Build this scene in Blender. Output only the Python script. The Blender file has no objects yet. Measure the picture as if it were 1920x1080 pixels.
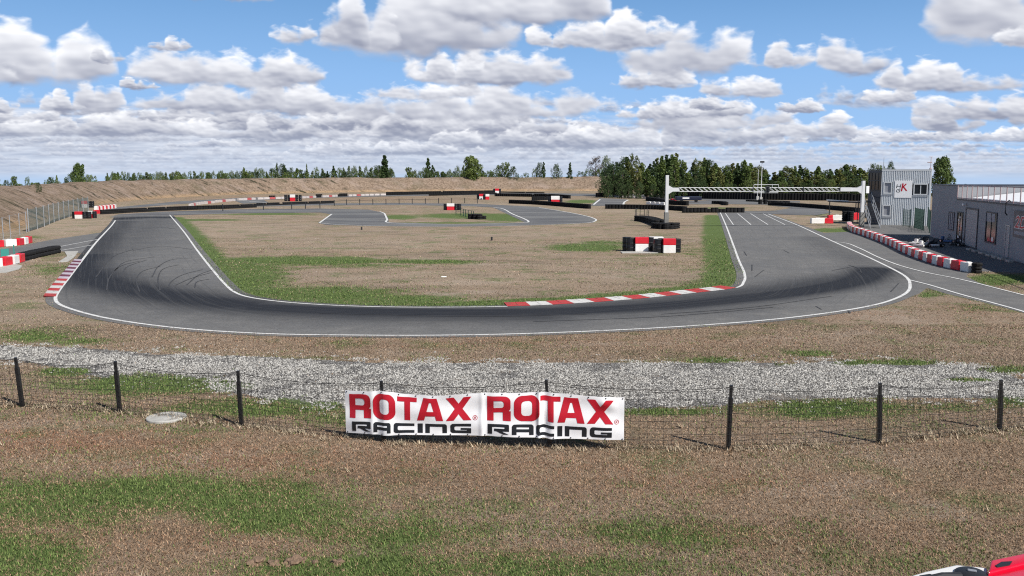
import bpy, bmesh, math, random
import numpy as np
from mathutils import Vector, Matrix
R = math.radians
scene = bpy.context.scene
COL = scene.collection
random.seed(3)

# ------------------------------------------------------------------ camera
CAMH, FPX, HZ = 5.1, 1700.0, 330.0              # camera height (m), focal length and horizon row in photo pixels
PITCH = math.atan((540-HZ)/FPX)
cam_d = bpy.data.cameras.new("camera"); cam = bpy.data.objects.new("camera", cam_d); COL.objects.link(cam)
cam_d.sensor_width = 36.0; cam_d.lens = 36.0*FPX/1920.0
cam_d.clip_start = .1; cam_d.clip_end = 12000
cam.location = (0, 0, CAMH); cam.rotation_euler = (R(90)-PITCH, 0, 0)
scene.camera = cam

# ------------------------------------------------------------------ world, sun, exposure
SUNV = Vector((.76, -.76, 1.04)).normalized()
SUN_EL = math.asin(SUNV.z); SUN_AZ = math.atan2(SUNV.x, SUNV.y)
SKY_STRENGTH, SUN_STRENGTH, EXPOSURE = .055, 5.0, .17
scene.view_settings.view_transform = 'Standard'; scene.view_settings.look = 'None'
scene.view_settings.exposure = EXPOSURE; scene.view_settings.gamma = 1.0
scene.cycles.max_bounces = 6; scene.cycles.transparent_max_bounces = 8
scene.cycles.use_denoising = False; scene.cycles.pixel_filter_type = 'BLACKMAN_HARRIS'; scene.cycles.filter_width = 1.15
# ---- cloud cover: a coverage/brightness map made by code, in azimuth x elevation ----
def _perlin(shape, cell, seed):
    rs = np.random.RandomState(seed)
    H, W = shape; cy, cx = cell
    ny, nx = int(H/cy)+3, int(W/cx)+3
    a = rs.rand(ny, nx)*2*math.pi; gx, gy = np.cos(a), np.sin(a)
    y = np.arange(H)/cy; x = np.arange(W)/cx
    yi = y.astype(int); xi = x.astype(int); fy = (y-yi)[:,None]; fx = (x-xi)[None,:]
    def g(dy, dx):
        G = np.ix_(yi+dy, xi+dx)
        return gx[G]*(fx-dx) + gy[G]*(fy-dy)
    sx = fx*fx*fx*(fx*(fx*6-15)+10); sy = fy*fy*fy*(fy*(fy*6-15)+10)
    t = g(0,0)*(1-sx)+g(0,1)*sx; b = g(1,0)*(1-sx)+g(1,1)*sx
    return (t*(1-sy)+b*sy)*1.5
def _fbm(shape, cell, seed, octs=5, rough=.55, billow=False):
    out = np.zeros(shape); amp = 1; tot = 0; cy, cx = cell
    for o in range(octs):
        if min(cy, cx) < 1.5: break
        n = _perlin(shape, (cy, cx), seed+o*17)
        if billow: n = 1-2.2*np.abs(n)
        out += n*amp; tot += amp; amp *= rough; cy /= 2.05; cx /= 2.05
    return out/tot
SKW, SKH, AZ, EL = 2560, 640, 84.0, 15.0     # map covers 84 deg of azimuth and 15 deg of elevation
def make_cloud_map():
    ppd = SKW/AZ; ppe = SKH/EL
    A = np.zeros((SKH, SKW)); S = np.zeros((SKH, SKW))      # coverage, brightness (premultiplied)
    rs = np.random.RandomState(7)
    def px2(x, y):
        az = math.degrees(math.atan((x-960)/1700)); el = math.degrees(math.atan((330-y)/1700))
        return (az+AZ/2)*ppd, el*ppe
    def cloud(x0, x1, yb, yt, seed, dens=1.0, grey=0.0, soft=1.0, wisp=0.0, flat=1.0):
        nonlocal A, S
        u0, v0 = px2(x0, yb); u1, v1 = px2(x1, yt)
        w = u1-u0; h = v1-v0
        mx = .12*w+10; my = .35*h+8
        a0, a1 = int(max(0, u0-mx)), int(min(SKW, u1+mx)); b0, b1 = int(max(0, v0-my)), int(min(SKH, v1+my))
        if a1-a0 < 4 or b1-b0 < 4: return
        sh = (b1-b0, a1-a0)
        U = ((np.arange(a0, a1)-u0)/w*2-1)[None,:]; V = ((np.arange(b0, b1)-v0)/h)[:,None]
        r2 = np.random.RandomState(seed)
        # top outline: a few towers of unequal height
        top = np.zeros_like(U)
        n = max(3, int(w/h*1.7))
        for k in range(n):
            c = -0.85+1.7*(k+.5+r2.uniform(-.35,.35))/n; wd = r2.uniform(1.1, 2.1)/n; hh = r2.uniform(.5, 1)*(1-.45*abs(c)**2)
            q = 1-((U-c)/wd)**2
            top = np.maximum(top, hh*np.sqrt(np.clip(q, 0, None)))
        base_edge = np.clip(1-np.abs(U*1.02)**2.2, -1, 1)
        top = np.maximum(top, .38*np.sqrt(np.clip(1-U*U, 0, 1)))
        k = h/ppe
        cell = max(3., h*.42)
        bl = _fbm(sh, (cell*.85, cell*1.15), seed, 5, .45, True)
        bs = _fbm(sh, (cell*1.05, cell*1.2), seed+31, 3, .38)
        sm = _perlin(sh, (cell*2.2, cell*3.4), seed+77)
        fb = _fbm(sh, (cell*1.5, cell*2.0), seed+500, 5, .52)
        dtop = top-V; dbot = (V+.02-.22*np.abs(U)**3)*2.2
        side = base_edge*1.2
        d = np.minimum(np.minimum(dtop, dbot), side)
        d2 = d + .22*(bl-.35) + .22*fb*(1+wisp)
        e = (.10+.07*(1-np.clip(V,0,1)))*soft*(1.5 if wisp else 1)
        a = np.clip((d2)/(e*2), 0, 1); a = a*a*(3-2*a)*dens
        # light from upper right: directional derivative of the billows + height
        Hf = bs*.30
        gy = np.gradient(Hf, axis=0)*cell; gx = np.gradient(Hf, axis=1)*cell
        lit = .20 + .74*np.clip(V/np.maximum(top,.3), 0, 1.)**1.35 - .30*np.clip(gy,-.8,.8) - .10*np.clip(gx,-.8,.8) + .05*(bl-.3)+.22*sm+.08*fb
        thick = np.clip(dtop*1.3, 0, 1)
        lit -= .16*thick*(1-np.clip(V*1.5,0,1))
        lit = (lit-.5)*flat+.5
        lit = np.clip(lit-grey*.8+.05*(yb < 200), 0, 1)
        sl = (slice(b0, b1), slice(a0, a1))
        S[sl] = S[sl]*(1-a)+lit*a; A[sl] = A[sl]*(1-a)+a
    # a thin grey veil behind everything, thickening towards the horizon
    rows = 330-1700*np.tan(np.radians(np.arange(SKH)/ppe)); cols = 960+1700*np.tan(np.radians(np.clip(np.arange(SKW)/ppd-AZ/2, -60, 60)))
    veil = _fbm((SKH, SKW), (26, 150), 91, 5, .55); v2 = _fbm((SKH, SKW), (9, 60), 92, 4, .55)
    edge = np.interp(cols, [-400, 600, 1150, 1300, 2300], [190, 195, 215, 262, 275])
    A[:] = np.clip((rows[:, None]-edge[None, :])/45+.9*veil, 0, 1)*.88; S[:] = A*np.clip(.46+.45*veil+.35*v2, .1, .95)
    # far decks, drawn from the horizon upwards
    v = 324
    while v > 205:
        hgt = 9+(328-v)*.19
        x = -500+rs.uniform(0, 200)
        while x < 2500:
            wd = hgt*rs.uniform(4, 10)
            left = 1 if x < 1250 else (0 if v < 262 and x < 1700 else .9)
            lim = 205 if x < 600 else (228 if x < 1150 else 258)
            if v > lim or rs.rand() < .2:
                if rs.rand() < .9: cloud(x, x+wd, v, v-hgt*rs.uniform(.8, 1.5), rs.randint(99999), rs.uniform(.55,.95), rs.uniform(0,.2), 1.6, 0, min(1, .35+(328-v)/60))
            x += wd*rs.uniform(.45, .95)
        v -= hgt*.5
    C = [(-200,160,246,214,.1),(380,760,246,205,.2),(720,1120,262,222,.22),(560,980,238,196,.1),(230,520,232,196,.1),(1150,1500,272,240,.15),(430,650,205,168,.15),(-60,120,232,200,.05),
  # x0, x1, base y, top y, grey
     (640,1130,262,205,.12),(1000,1330,275,232,.08),(100,420,256,208,.05),(-60,110,258,212,0),(380,700,262,220,.14),(700,1010,250,205,.15),
     (820,1240,278,238,.12),(560,900,290,262,.1),(-300,-40,240,170,.05),(1250,1480,262,215,.1),(1450,1640,258,215,0),(1560,1720,266,240,0),(1840,1990,265,235,0),
     (1640,1880,262,240,.05),(1700,1830,247,196,.02),(1880,2050,240,190,.1),
     (1170,1470,245,183,.08),(1225,1400,222,180,0),(1160,1300,225,190,-.02),(1290,1370,208,182,.2),
     (600,1100,228,150,.06),(690,900,190,140,-.02),(280,680,216,152,.06),(155,245,212,150,.06),(-20,50,212,180,0),(90,170,212,175,.12),(50,100,200,170,.12),
     (1705,1925,227,172,.0),(1605,1700,195,162,.04),(1640,1900,176,116,.02),(1640,1740,170,102,0),(1900,2100,160,100,.02),
     (1312,1465,186,138,.06),(1450,1540,212,188,.14),(1515,1550,188,160,.22),(1560,1595,187,172,.25),(1120,1160,212,194,.25),
     (1145,1300,168,122,.06),(1525,1665,141,65,-.02),(1375,1515,132,76,0),(1160,1385,146,40,.02),(990,1110,96,46,.05),(1060,1250,100,35,.02),
     (420,610,168,98,-.03),(255,470,162,84,-.04),(240,310,170,145,.16),(-30,235,166,52,-.04),(-200,40,170,80,0),(185,250,122,88,.16),(295,375,100,68,.16),
     (780,1060,166,94,.02),(775,900,158,105,.04),(620,960,112,-25,.14),(600,760,100,0,.02),(820,1130,60,-60,.16),(520,602,88,30,.05),(590,640,85,40,.05),
     (340,570,12,-50,.1),(1720,2000,88,-70,.14),(1840,1960,95,40,.1),(-40,25,22,-10,.1),(2000,2300,120,20,.05),(-500,-250,150,60,0),(-700,-420,230,160,0),(2100,2400,220,150,0)]
    for i, (x0, x1, yb, yt, g) in enumerate(C):
        x0, x1, yt = x0-.07*(x1-x0), x1+.07*(x1-x0), yt-.16*(yb-yt)
        small = (x1-x0) < 60
        cloud(x0, x1, yb+4, yt, 1000+i*37, .75 if small else 1.0, g, 1.8 if small else 1.0, 1.0 if small else 0)
    return A, S
def make_world():
    w = bpy.data.worlds.new("World"); scene.world = w; w.use_nodes = True
    nt = w.node_tree; nt.nodes.clear(); N = nt.nodes.new; L = nt.links.new
    sky = N('ShaderNodeTexSky'); sky.sky_type = 'NISHITA'; sky.sun_disc = False
    sky.sun_elevation = SUN_EL; sky.sun_rotation = SUN_AZ; sky.altitude = 200; sky.air_density = 1.0; sky.dust_density = .35; sky.ozone_density = 1.6
    A, S = make_cloud_map()
    img = bpy.data.images.new("cloud_cover", SKW, SKH, alpha=False, float_buffer=False)
    img.colorspace_settings.name = 'Non-Color'
    buf = np.zeros((SKH, SKW, 4), np.float32); buf[..., 0] = A; buf[..., 1] = np.where(A > 1e-3, S/np.maximum(A, 1e-3), .6); buf[..., 3] = 1
    img.pixels.foreach_set(buf.ravel()); img.update(); img.pack()
    def math_(op, a, b=None, c=None, clamp=False):
        n = N('ShaderNodeMath'); n.operation = op; n.use_clamp = clamp
        for i, v in enumerate((a, b, c)):
            if v is None: continue
            if isinstance(v, (int, float)): n.inputs[i].default_value = v
            else: L(v, n.inputs[i])
        return n.outputs[0]
    tc = N('ShaderNodeTexCoord'); sp = N('ShaderNodeSeparateXYZ'); L(tc.outputs['Generated'], sp.inputs[0])
    az = math_('ARCTAN2', sp.outputs[0], sp.outputs[1]); el = math_('ARCSINE', sp.outputs[2])
    # the map is in azimuth x tan-plane elevation: divide out the widening of a flat picture plane
    tel = math_('DIVIDE', sp.outputs[2], math_('MAXIMUM', math_('SQRT', math_('SUBTRACT', 1.0, math_('MULTIPLY', sp.outputs[2], sp.outputs[2]))), .01))
    telc = math_('DIVIDE', tel, math_('MAXIMUM', math_('COSINE', az), .55))
    elr = math_('ARCTANGENT', telc)
    u = math_('ADD', math_('DIVIDE', az, R(AZ)), .5); v = math_('DIVIDE', elr, R(EL))
    cb = N('ShaderNodeCombineXYZ'); L(u, cb.inputs[0]); L(v, cb.inputs[1])
    im = N('ShaderNodeTexImage'); im.image = img; im.extension = 'MIRROR'; im.interpolation = 'Linear'; L(cb.outputs[0], im.inputs[0])
    sc = N('ShaderNodeSeparateColor'); L(im.outputs[0], sc.inputs[0])
    # clouds: grey-lavender base to white top (they give off the light they scatter)
    mx = N('ShaderNodeMix'); mx.data_type = 'RGBA'; L(math_('MULTIPLY', sc.outputs[1], 1.0), mx.inputs[0])
    k = 1/SKY_STRENGTH
    mx.inputs[6].default_value = (CL_LO[0]*k, CL_LO[1]*k, CL_LO[2]*k, 1); mx.inputs[7].default_value = (CL_HI[0]*k, CL_HI[1]*k, CL_HI[2]*k, 1)
    # fewer clouds overhead, none below the horizon
    fade = math_('SUBTRACT', 1.0, math_('MULTIPLY', math_('SUBTRACT', el, R(14)), 1/R(14), clamp=True), clamp=True)
    up = math_('MULTIPLY', math_('ADD', el, R(.2)), 1/R(.4), clamp=True)
    cov = math_('MULTIPLY', math_('MULTIPLY', sc.outputs[0], fade), up)
    # clear air: saturate the Nishita blue slightly and whiten it at the horizon
    hs = N('ShaderNodeHueSaturation'); hs.inputs['Saturation'].default_value = SKY_SAT; hs.inputs['Value'].default_value = SKY_VAL; L(sky.outputs[0], hs.inputs['Color'])
    tint = N('ShaderNodeMix'); tint.data_type = 'RGBA'; L(hs.outputs[0], tint.inputs[6]); lo = N('ShaderNodeMix'); lo.data_type = 'RGBA'; L(math_('DIVIDE', el, R(11), clamp=True), lo.inputs[0]); lo.inputs[6].default_value = (.36*k, .56*k, .84*k, 1); lo.inputs[7].default_value = (.17*k, .38*k, .74*k, 1); L(lo.outputs[2], tint.inputs[7])
    L(math_('SUBTRACT', 1.0, math_('MULTIPLY', math_('SUBTRACT', el, R(6)), 1/R(16), clamp=True)), tint.inputs[0])   # the low sky whitens instead of yellowing
    m2 = N('ShaderNodeMix'); m2.data_type = 'RGBA'; L(cov, m2.inputs[0]); L(tint.outputs[2], m2.inputs[6]); L(mx.outputs[2], m2.inputs[7])
    hz = math_('MULTIPLY', math_('POWER', math_('SUBTRACT', 1.0, math_('DIVIDE', el, R(3.2), clamp=True), clamp=True), 1.4), .62)
    m3 = N('ShaderNodeMix'); m3.data_type = 'RGBA'; L(hz, m3.inputs[0]); L(m2.outputs[2], m3.inputs[6]); m3.inputs[7].default_value = (HZC[0]*k, HZC[1]*k, HZC[2]*k, 1)
    bg = N('ShaderNodeBackground'); bg.inputs[1].default_value = SKY_STRENGTH; L(m3.outputs[2], bg.inputs[0])
    o = N('ShaderNodeOutputWorld'); L(bg.outputs[0], o.inputs[0])
    w.cycles.sampling_method = 'MANUAL'; w.cycles.sample_map_resolution = 2048
CL_LO = (.28, .305, .40); CL_HI = (.98, .99, 1.02); HZC = (.47, .57, .74); SKY_SAT, SKY_VAL = 1.15, 1.0
make_world()
sd = bpy.data.lights.new("sun", 'SUN'); sd.energy = SUN_STRENGTH; sd.angle = R(.53); sd.color = (1.0, .955, .89)
sun = bpy.data.objects.new("sun", sd); COL.objects.link(sun); sun.rotation_euler = SUNV.to_track_quat('Z', 'Y').to_euler(); sun.location = (40, -30, 60)

# ------------------------------------------------------------------ geometry helpers
cp, spn = math.cos(PITCH), math.sin(PITCH)
def ray(px, py):
    cx, cz = (px-960)/FPX, -(py-540)/FPX
    return cx, cp+spn*cz, -spn+cp*cz
def P(px, py, z=0.0):                     # photo pixel -> point at height z
    x, y, dz = ray(px, py); t = (z-CAMH)/dz
    return Vector((x*t, y*t, z))
def ZT(base, py, px=None):                # height seen at row py above a ground point
    x, y, dz = ray(960, py); return CAMH + base.y*dz/y
def PD(px, py, d):                        # pixel -> point at distance d (y)
    x, y, dz = ray(px, py); return Vector((x*d/y, d, CAMH+dz*d/y))
def topx(X, Y, Z=0.0):                    # world -> photo pixel (numpy)
    zc = Z-CAMH; fwd = Y*cp - zc*spn; upv = Y*spn + zc*cp
    fwd = np.where(fwd < .5, .5, fwd)
    return 960+FPX*X/fwd, 540-FPX*upv/fwd
def catmull(pts, n=8, closed=False):
    pts = [Vector(p) for p in pts]; out = []; m = len(pts)
    for i in range(m if closed else m-1):
        if closed: a, b, c, d = pts[(i-1) % m], pts[i], pts[(i+1) % m], pts[(i+2) % m]
        else: a, b, c, d = pts[max(i-1, 0)], pts[i], pts[i+1], pts[min(i+2, m-1)]
        la, lb, lc = max((b-a).length, 1e-4)**.5, max((c-b).length, 1e-4)**.5, max((d-c).length, 1e-4)**.5
        m1 = (c-b) if (b-a).length < 1e-5 else ((b-a)/la-(c-a)/(la+lb)+(c-b)/lb)*lb
        m2 = (c-b) if (d-c).length < 1e-5 else ((c-b)/lb-(d-b)/(lb+lc)+(d-c)/lc)*lb
        for k in range(n):
            t = k/n; t2, t3 = t*t, t*t*t
            out.append(b*(2*t3-3*t2+1)+m1*(t3-2*t2+t)+c*(-2*t3+3*t2)+m2*(t3-t2))
    if not closed: out.append(pts[-1].copy())
    return out
def resample(pts, n):
    L_ = [0]
    for a, b in zip(pts, pts[1:]): L_.append(L_[-1]+(b-a).length)
    out = []; j = 0
    for i in range(n):
        s = L_[-1]*i/(n-1)
        while j < len(pts)-2 and L_[j+1] < s: j += 1
        seg = max(L_[j+1]-L_[j], 1e-9); out.append(pts[j].lerp(pts[j+1], min(1, max(0, (s-L_[j])/seg))))
    return out
def length(pts): return sum((b-a).length for a, b in zip(pts, pts[1:]))
def offset(pts, d):                       # shift a ground polyline to its left by d
    out = []
    for i, p in enumerate(pts):
        t = (pts[min(i+1, len(pts)-1)]-pts[max(i-1, 0)]); t.z = 0; t.normalize()
        out.append(p+Vector((-t.y, t.x, 0))*d)
    return out
def GP(lst, z=0.0): return [P(x, y, z) for x, y in lst]

class MB:
    def __init__(s): s.v = []; s.f = []; s.m = []
    def add(s, vs, fs, mi=0):
        o = len(s.v); s.v += [tuple(v) for v in vs]; s.f += [tuple(i+o for i in f) for f in fs]; s.m += [mi]*len(fs); return s
    def quad(s, a, b, c, d, mi=0): return s.add([a, b, c, d], [(0, 1, 2, 3)], mi)
    def par(s, o, ex, ey, ez, mi=0):      # parallelepiped
        o, ex, ey, ez = Vector(o), Vector(ex), Vector(ey), Vector(ez)
        vs = [o, o+ex, o+ex+ey, o+ey, o+ez, o+ex+ez, o+ex+ey+ez, o+ey+ez]
        return s.add(vs, [(3, 2, 1, 0), (4, 5, 6, 7), (0, 1, 5, 4), (1, 2, 6, 5), (2, 3, 7, 6), (3, 0, 4, 7)], mi)
    def box(s, c, sz, rz=0.0, mi=0):
        ca, sa = math.cos(rz), math.sin(rz); ex = Vector((ca, sa, 0))*sz[0]; ey = Vector((-sa, ca, 0))*sz[1]; ez = Vector((0, 0, sz[2]))
        return s.par(Vector(c)-ex/2-ey/2-ez/2, ex, ey, ez, mi)
    def bbox(s, c, sz, bev=.02, rz=0.0, mi=0):   # bevelled box
        bm = bmesh.new(); bmesh.ops.create_cube(bm, size=1)
        for v in bm.verts: v.co = Vector((v.co.x*sz[0], v.co.y*sz[1], v.co.z*sz[2]))
        bmesh.ops.bevel(bm, geom=list(bm.edges), offset=bev, segments=2, affect='EDGES', profile=.6)
        rot = Matrix.Rotation(rz, 3, 'Z'); bm.verts.index_update()
        s.add([rot @ v.co + Vector(c) for v in bm.verts], [[v.index for v in f.verts] for f in bm.faces], mi); bm.free(); return s
    def tube(s, pts, r, n=6, mi=0, cap=True):
        pts = [Vector(p) for p in pts]; rr = r if isinstance(r, (list, tuple)) else [r]*len(pts)
        vs = []; fs = []; ref = None
        for i, p in enumerate(pts):
            t = (pts[min(i+1, len(pts)-1)]-pts[max(i-1, 0)]).normalized()
            if ref is None: ref = Vector((0, 0, 1)) if abs(t.z) < .9 else Vector((1, 0, 0))
            a = t.cross(ref)
            if a.length < 1e-4: a = t.cross(Vector((.3, .8, .1)))
            a.normalize(); b = t.cross(a).normalized(); ref = a.cross(t)*1.0 if False else ref
            for k in range(n):
                th = 2*math.pi*k/n; vs.append(p+(a*math.cos(th)+b*math.sin(th))*rr[i])
        for i in range(len(pts)-1):
            for k in range(n): fs.append((i*n+k, i*n+(k+1) % n, (i+1)*n+(k+1) % n, (i+1)*n+k))
        if cap: fs.append(tuple(range(n-1, -1, -1))); fs.append(tuple((len(pts)-1)*n+k for k in range(n)))
        return s.add(vs, fs, mi)
    def lathe(s, c, prof, n=12, mi=0, axis='Z', rz=0.0):      # prof: (radius, height)
        vs = []; fs = []; c = Vector(c)
        for r, h in prof:
            for k in range(n):
                th = 2*math.pi*k/n
                if axis == 'Z': q = Vector((r*math.cos(th), r*math.sin(th), h))
                elif axis == 'Y': q = Vector((r*math.cos(th), h, r*math.sin(th)))
                else: q = Vector((h, r*math.cos(th), r*math.sin(th)))
                vs.append(c+Matrix.Rotation(rz, 3, 'Z') @ q)
        m = len(prof)
        for i in range(m-1):
            for k in range(n): fs.append((i*n+k, i*n+(k+1) % n, (i+1)*n+(k+1) % n, (i+1)*n+k))
        fs.append(tuple(range(n-1, -1, -1))); fs.append(tuple((m-1)*n+k for k in range(n)))
        return s.add(vs, fs, mi)
    def mesh(s, name, mats, org=(0, 0, 0), smooth=False):
        me = bpy.data.meshes.new(name); o = Vector(org)
        me.from_pydata([(a-o.x, b-o.y, c-o.z) for a, b, c in s.v], [], s.f)
        for m in (mats if isinstance(mats, (list, tuple)) else [mats]): me.materials.append(m)
        if len(me.materials) > 1: me.polygons.foreach_set('material_index', s.m)
        if smooth: me.polygons.foreach_set('use_smooth', [True]*len(me.polygons))
        me.update(); return me
    def build(s, name, mats, parent=None, world=True, org=None, smooth=False):
        o_ = Vector((0, 0, 0))
        if parent is not None and world:
            q = parent
            while q is not None: o_ += q.location; q = q.parent
        elif org is not None: o_ = Vector(org)
        ob = bpy.data.objects.new(name, s.mesh(name, mats, o_, smooth)); COL.objects.link(ob)
        if parent is not None: ob.parent = parent
        elif org is not None: ob.location = o_
        return ob
def tag(o, label=None, cat=None, group=None, kind=None):
    if label: o['label'] = label
    if cat: o['category'] = cat
    if group: o['group'] = group
    if kind: o['kind'] = kind
    return o
def thing(name, label, cat, loc=(0, 0, 0), rz=0.0, group=None):
    o = bpy.data.objects.new(name, None); COL.objects.link(o); o.empty_display_size = .3
    o.location = loc; o.rotation_euler = (0, 0, rz); return tag(o, label, cat, group)
def dup(root, loc, rz=0.0, label=None, scale=None):
    def cpy(o, par):
        c = o.copy(); COL.objects.link(c); c.parent = par
        for ch in list(o.children): cpy(ch, c)
        return c
    r = cpy(root, None); r.location = loc; r.rotation_euler = (0, 0, rz)
    if scale is not None: r.scale = scale
    if label: r['label'] = label
    return r
ONES = 'first second third fourth fifth sixth seventh eighth ninth tenth eleventh twelfth thirteenth fourteenth fifteenth sixteenth seventeenth eighteenth nineteenth'.split()
TENS = {2: 'twenty', 3: 'thirty', 4: 'forty', 5: 'fifty', 6: 'sixty', 7: 'seventy', 8: 'eighty', 9: 'ninety'}
TENTH = {2: 'twentieth', 3: 'thirtieth', 4: 'fortieth', 5: 'fiftieth', 6: 'sixtieth', 7: 'seventieth', 8: 'eightieth', 9: 'ninetieth'}
def nth(i):                               # 1 -> first
    if i < 20: return ONES[i-1]
    return TENTH[i//10] if i % 10 == 0 else TENS[i//10]+'-'+ONES[i % 10-1]

# ------------------------------------------------------------------ materials
def mat(name, col, rough=.7, metal=0.0, var=.0, vscale=3.0, col2=None, bump=0.0, bscale=40.0, spec=.4, emit=None, alpha=None, dirt=0.0):
    m = bpy.data.materials.new(name); m.use_nodes = True; nt = m.node_tree; b = nt.nodes['Principled BSDF']; N = nt.nodes.new; L = nt.links.new
    b.inputs['Roughness'].default_value = rough; b.inputs['Metallic'].default_value = metal; b.inputs['Specular IOR Level'].default_value = spec
    b.inputs['Base Color'].default_value = (*col, 1)
    tc = N('ShaderNodeTexCoord')
    if var or col2:
        n = N('ShaderNodeTexNoise'); n.inputs['Scale'].default_value = vscale; n.inputs['Detail'].default_value = 6; n.inputs['Roughness'].default_value = .65; L(tc.outputs['Object'], n.inputs['Vector'])
        r = N('ShaderNodeMapRange'); r.inputs[1].default_value = .3; r.inputs[2].default_value = .7; L(n.outputs[0], r.inputs[0])
        mx = N('ShaderNodeMix'); mx.data_type = 'RGBA'; L(r.outputs[0], mx.inputs[0])
        c2 = col2 or tuple(c*(1+var) for c in col); c1 = tuple(c*(1-var) for c in col) if not col2 else col
        mx.inputs[6].default_value = (*c1, 1); mx.inputs[7].default_value = (*c2, 1); L(mx.outputs[2], b.inputs['Base Color'])
    if bump:
        n = N('ShaderNodeTexNoise'); n.inputs['Scale'].default_value = bscale; n.inputs['Detail'].default_value = 4; L(tc.outputs['Object'], n.inputs['Vector'])
        bp = N('ShaderNodeBump'); bp.inputs['Strength'].default_value = bump; bp.inputs['Distance'].default_value = .02; L(n.outputs[0], bp.inputs['Height']); L(bp.outputs[0], b.inputs['Normal'])
    return m
M = dict(
    white=mat('white_plastic', (.78, .77, .75), .45, var=.07, vscale=2.5),
    red=mat('red_plastic', (.62, .02, .035), .4, var=.15, vscale=2.0),
    fadew=mat('faded_white_plastic', (.52, .47, .45), .6, var=.2, vscale=.6), fader=mat('faded_red_plastic', (.42, .09, .09), .6, var=.25, vscale=.6),
    whitel=mat('white_line_paint', (.68, .68, .67), .6, var=.18, vscale=4),
    kred=mat('kerb_red', (.48, .05, .05), .7, var=.25, vscale=2.5), kwhite=mat('kerb_white', (.52, .51, .50), .7, var=.25, vscale=2.5),
    kpurple=mat('kerb_worn_red', (.14, .035, .06), .7, var=.3, vscale=2), klilac=mat('kerb_worn_white', (.50, .44, .50), .7, var=.2, vscale=2),
    rubber=mat('black_rubber', (.006, .006, .007), .85, var=.5, vscale=3, bump=.3, bscale=12),
    drum=mat('black_drum', (.010, .011, .014), .35, var=.3, vscale=4),
    post=mat('black_post', (.014, .014, .016), .30, var=.3, vscale=6, spec=.6),
    wire=mat('dark_wire', (.012, .012, .012), .6),
    fabric=mat('banner_vinyl', (.86, .86, .87), .42, var=.04, vscale=5), bred=mat('banner_red', (.50, .012, .028), .42, var=.1), bblk=mat('banner_black', (.016, .018, .022), .4),
    concrete=mat('concrete', (.42, .41, .38), .85, var=.2, vscale=3, bump=.3, bscale=20),
    dconc=mat('weathered_concrete', (.20, .20, .19), .9, var=.15, vscale=2, bump=.3, bscale=20),
    steelw=mat('white_painted_steel', (.60, .61, .62), .45, var=.06, vscale=1.5),
    galv=mat('galvanised_steel', (.42, .44, .46), .4, .5, var=.15, vscale=5),
    dark=mat('dark_steel', (.02, .022, .026), .5), green=mat('green_mesh', (.02, .05, .042), .6, var=.2),
    ggreen=mat('grey_green_slats', (.12, .16, .15), .6, var=.25, vscale=2), teal=mat('teal_board', (.05, .28, .24), .5),
    clad=mat('cladding', (.68, .71, .73), .45, .0, var=.05, vscale=.8), trim=mat('light_trim', (.60, .62, .63), .45),
    dclad=mat('dark_cladding', (.042, .047, .062), .5, var=.12, vscale=1), render=mat('grey_render', (.31, .32, .335), .85, var=.07, vscale=.7, bump=.2, bscale=8),
    glass=mat('dark_glass', (.010, .014, .018), .15, spec=.35), blind=mat('grey_blind', (.30, .31, .34), .6), door=mat('pale_door', (.36, .36, .37), .55, var=.06),
    copper=mat('rail_paint', (.40, .30, .30), .5), parapet=mat('white_membrane', (.78, .79, .81), .7, var=.05),
    chrome=mat('chrome', (.6, .6, .6), .2, .9), blue=mat('blue_plastic', (.04, .12, .28), .4), kframe=mat('kart_frame', (.05, .05, .055), .4, .3),
    redgloss=mat('red_gloss', (.66, .005, .03), .18, spec=.7, var=.03), bark=mat('bark', (.09, .07, .05), .9, var=.3, vscale=4),
    poster=mat('poster_dark', (.05, .05, .06), .5, col2=(.16, .15, .16), vscale=1.2), sign=mat('white_sign', (.90, .90, .90), .4),
)
# ------------------------------------------------------------------ ground layout (photo pixels -> ground plane)
def lin(n, a): return [tuple(p) for p in a]
INNER = [(1349,396),(1352,402),(1362,425),(1375,460),(1386,490),(1396,514),(1395,528),(1380,540),(1300,550),(1200,560.5),(1100,568),(1000,573.5),(900,576),(760,576.5),(650,574),(560,569),(500,563),(460,556),(438,547),(422,533),(400,508),(370,470),(345,435),(318,403)]
OUTER = [(1432,396),(1440,401),(1490,420),(1560,452),(1650,493),(1698,519),(1706,532),(1700,549),(1660,567),(1600,580),(1500,594),(1400,604),(1250,614.5),(1100,622),(960,627),(800,629.5),(650,629),(520,627),(400,621),(300,612),(200,597),(140,582),(110,570),(104,560),(109,548),(130,520),(155,487),(180,455),(211,421),(222,404)]
S1 = [(205,408),(222,402),(300,397),(450,392.5),(600,391),(690,393),(720,399),(728,408),(729,417),(850,420.5),(985,417.5),(925,389),(880,386.5),(760,384.5),(600,385),(480,387.5),(478,384.5),(600,381.5),(760,380.5),(900,382.5),(1010,388),(1060,397),(1112,408),(1120,413),(1112,417.5),(1000,422.5),(850,425),(700,424),(610,421.5),(596,418),(622,402),(600,398.5),(450,400),(318,404)]
PIT = [(1500,421),(1545,437),(1600,434),(1612,425),(1622,416),(1752,416),(1800,418),(2250,430),(2500,520),(2300,560),(1990,535),(1920,512),(1838,509),(1815,513),(1812,519),(1835,530),(1920,554),(2300,652),(2300,715),(1920,587),(1840,566),(1775,551),(1738,540),(1725,550),(1700,560),(1650,560),(1640,500)]
SIDE = [(-400,540),(-120,485),(0,468),(100,449),(190,436),(216,424),(190,462),(170,472),(150,475),(112,471),(0,505),(-150,560),(-400,640)]
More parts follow.
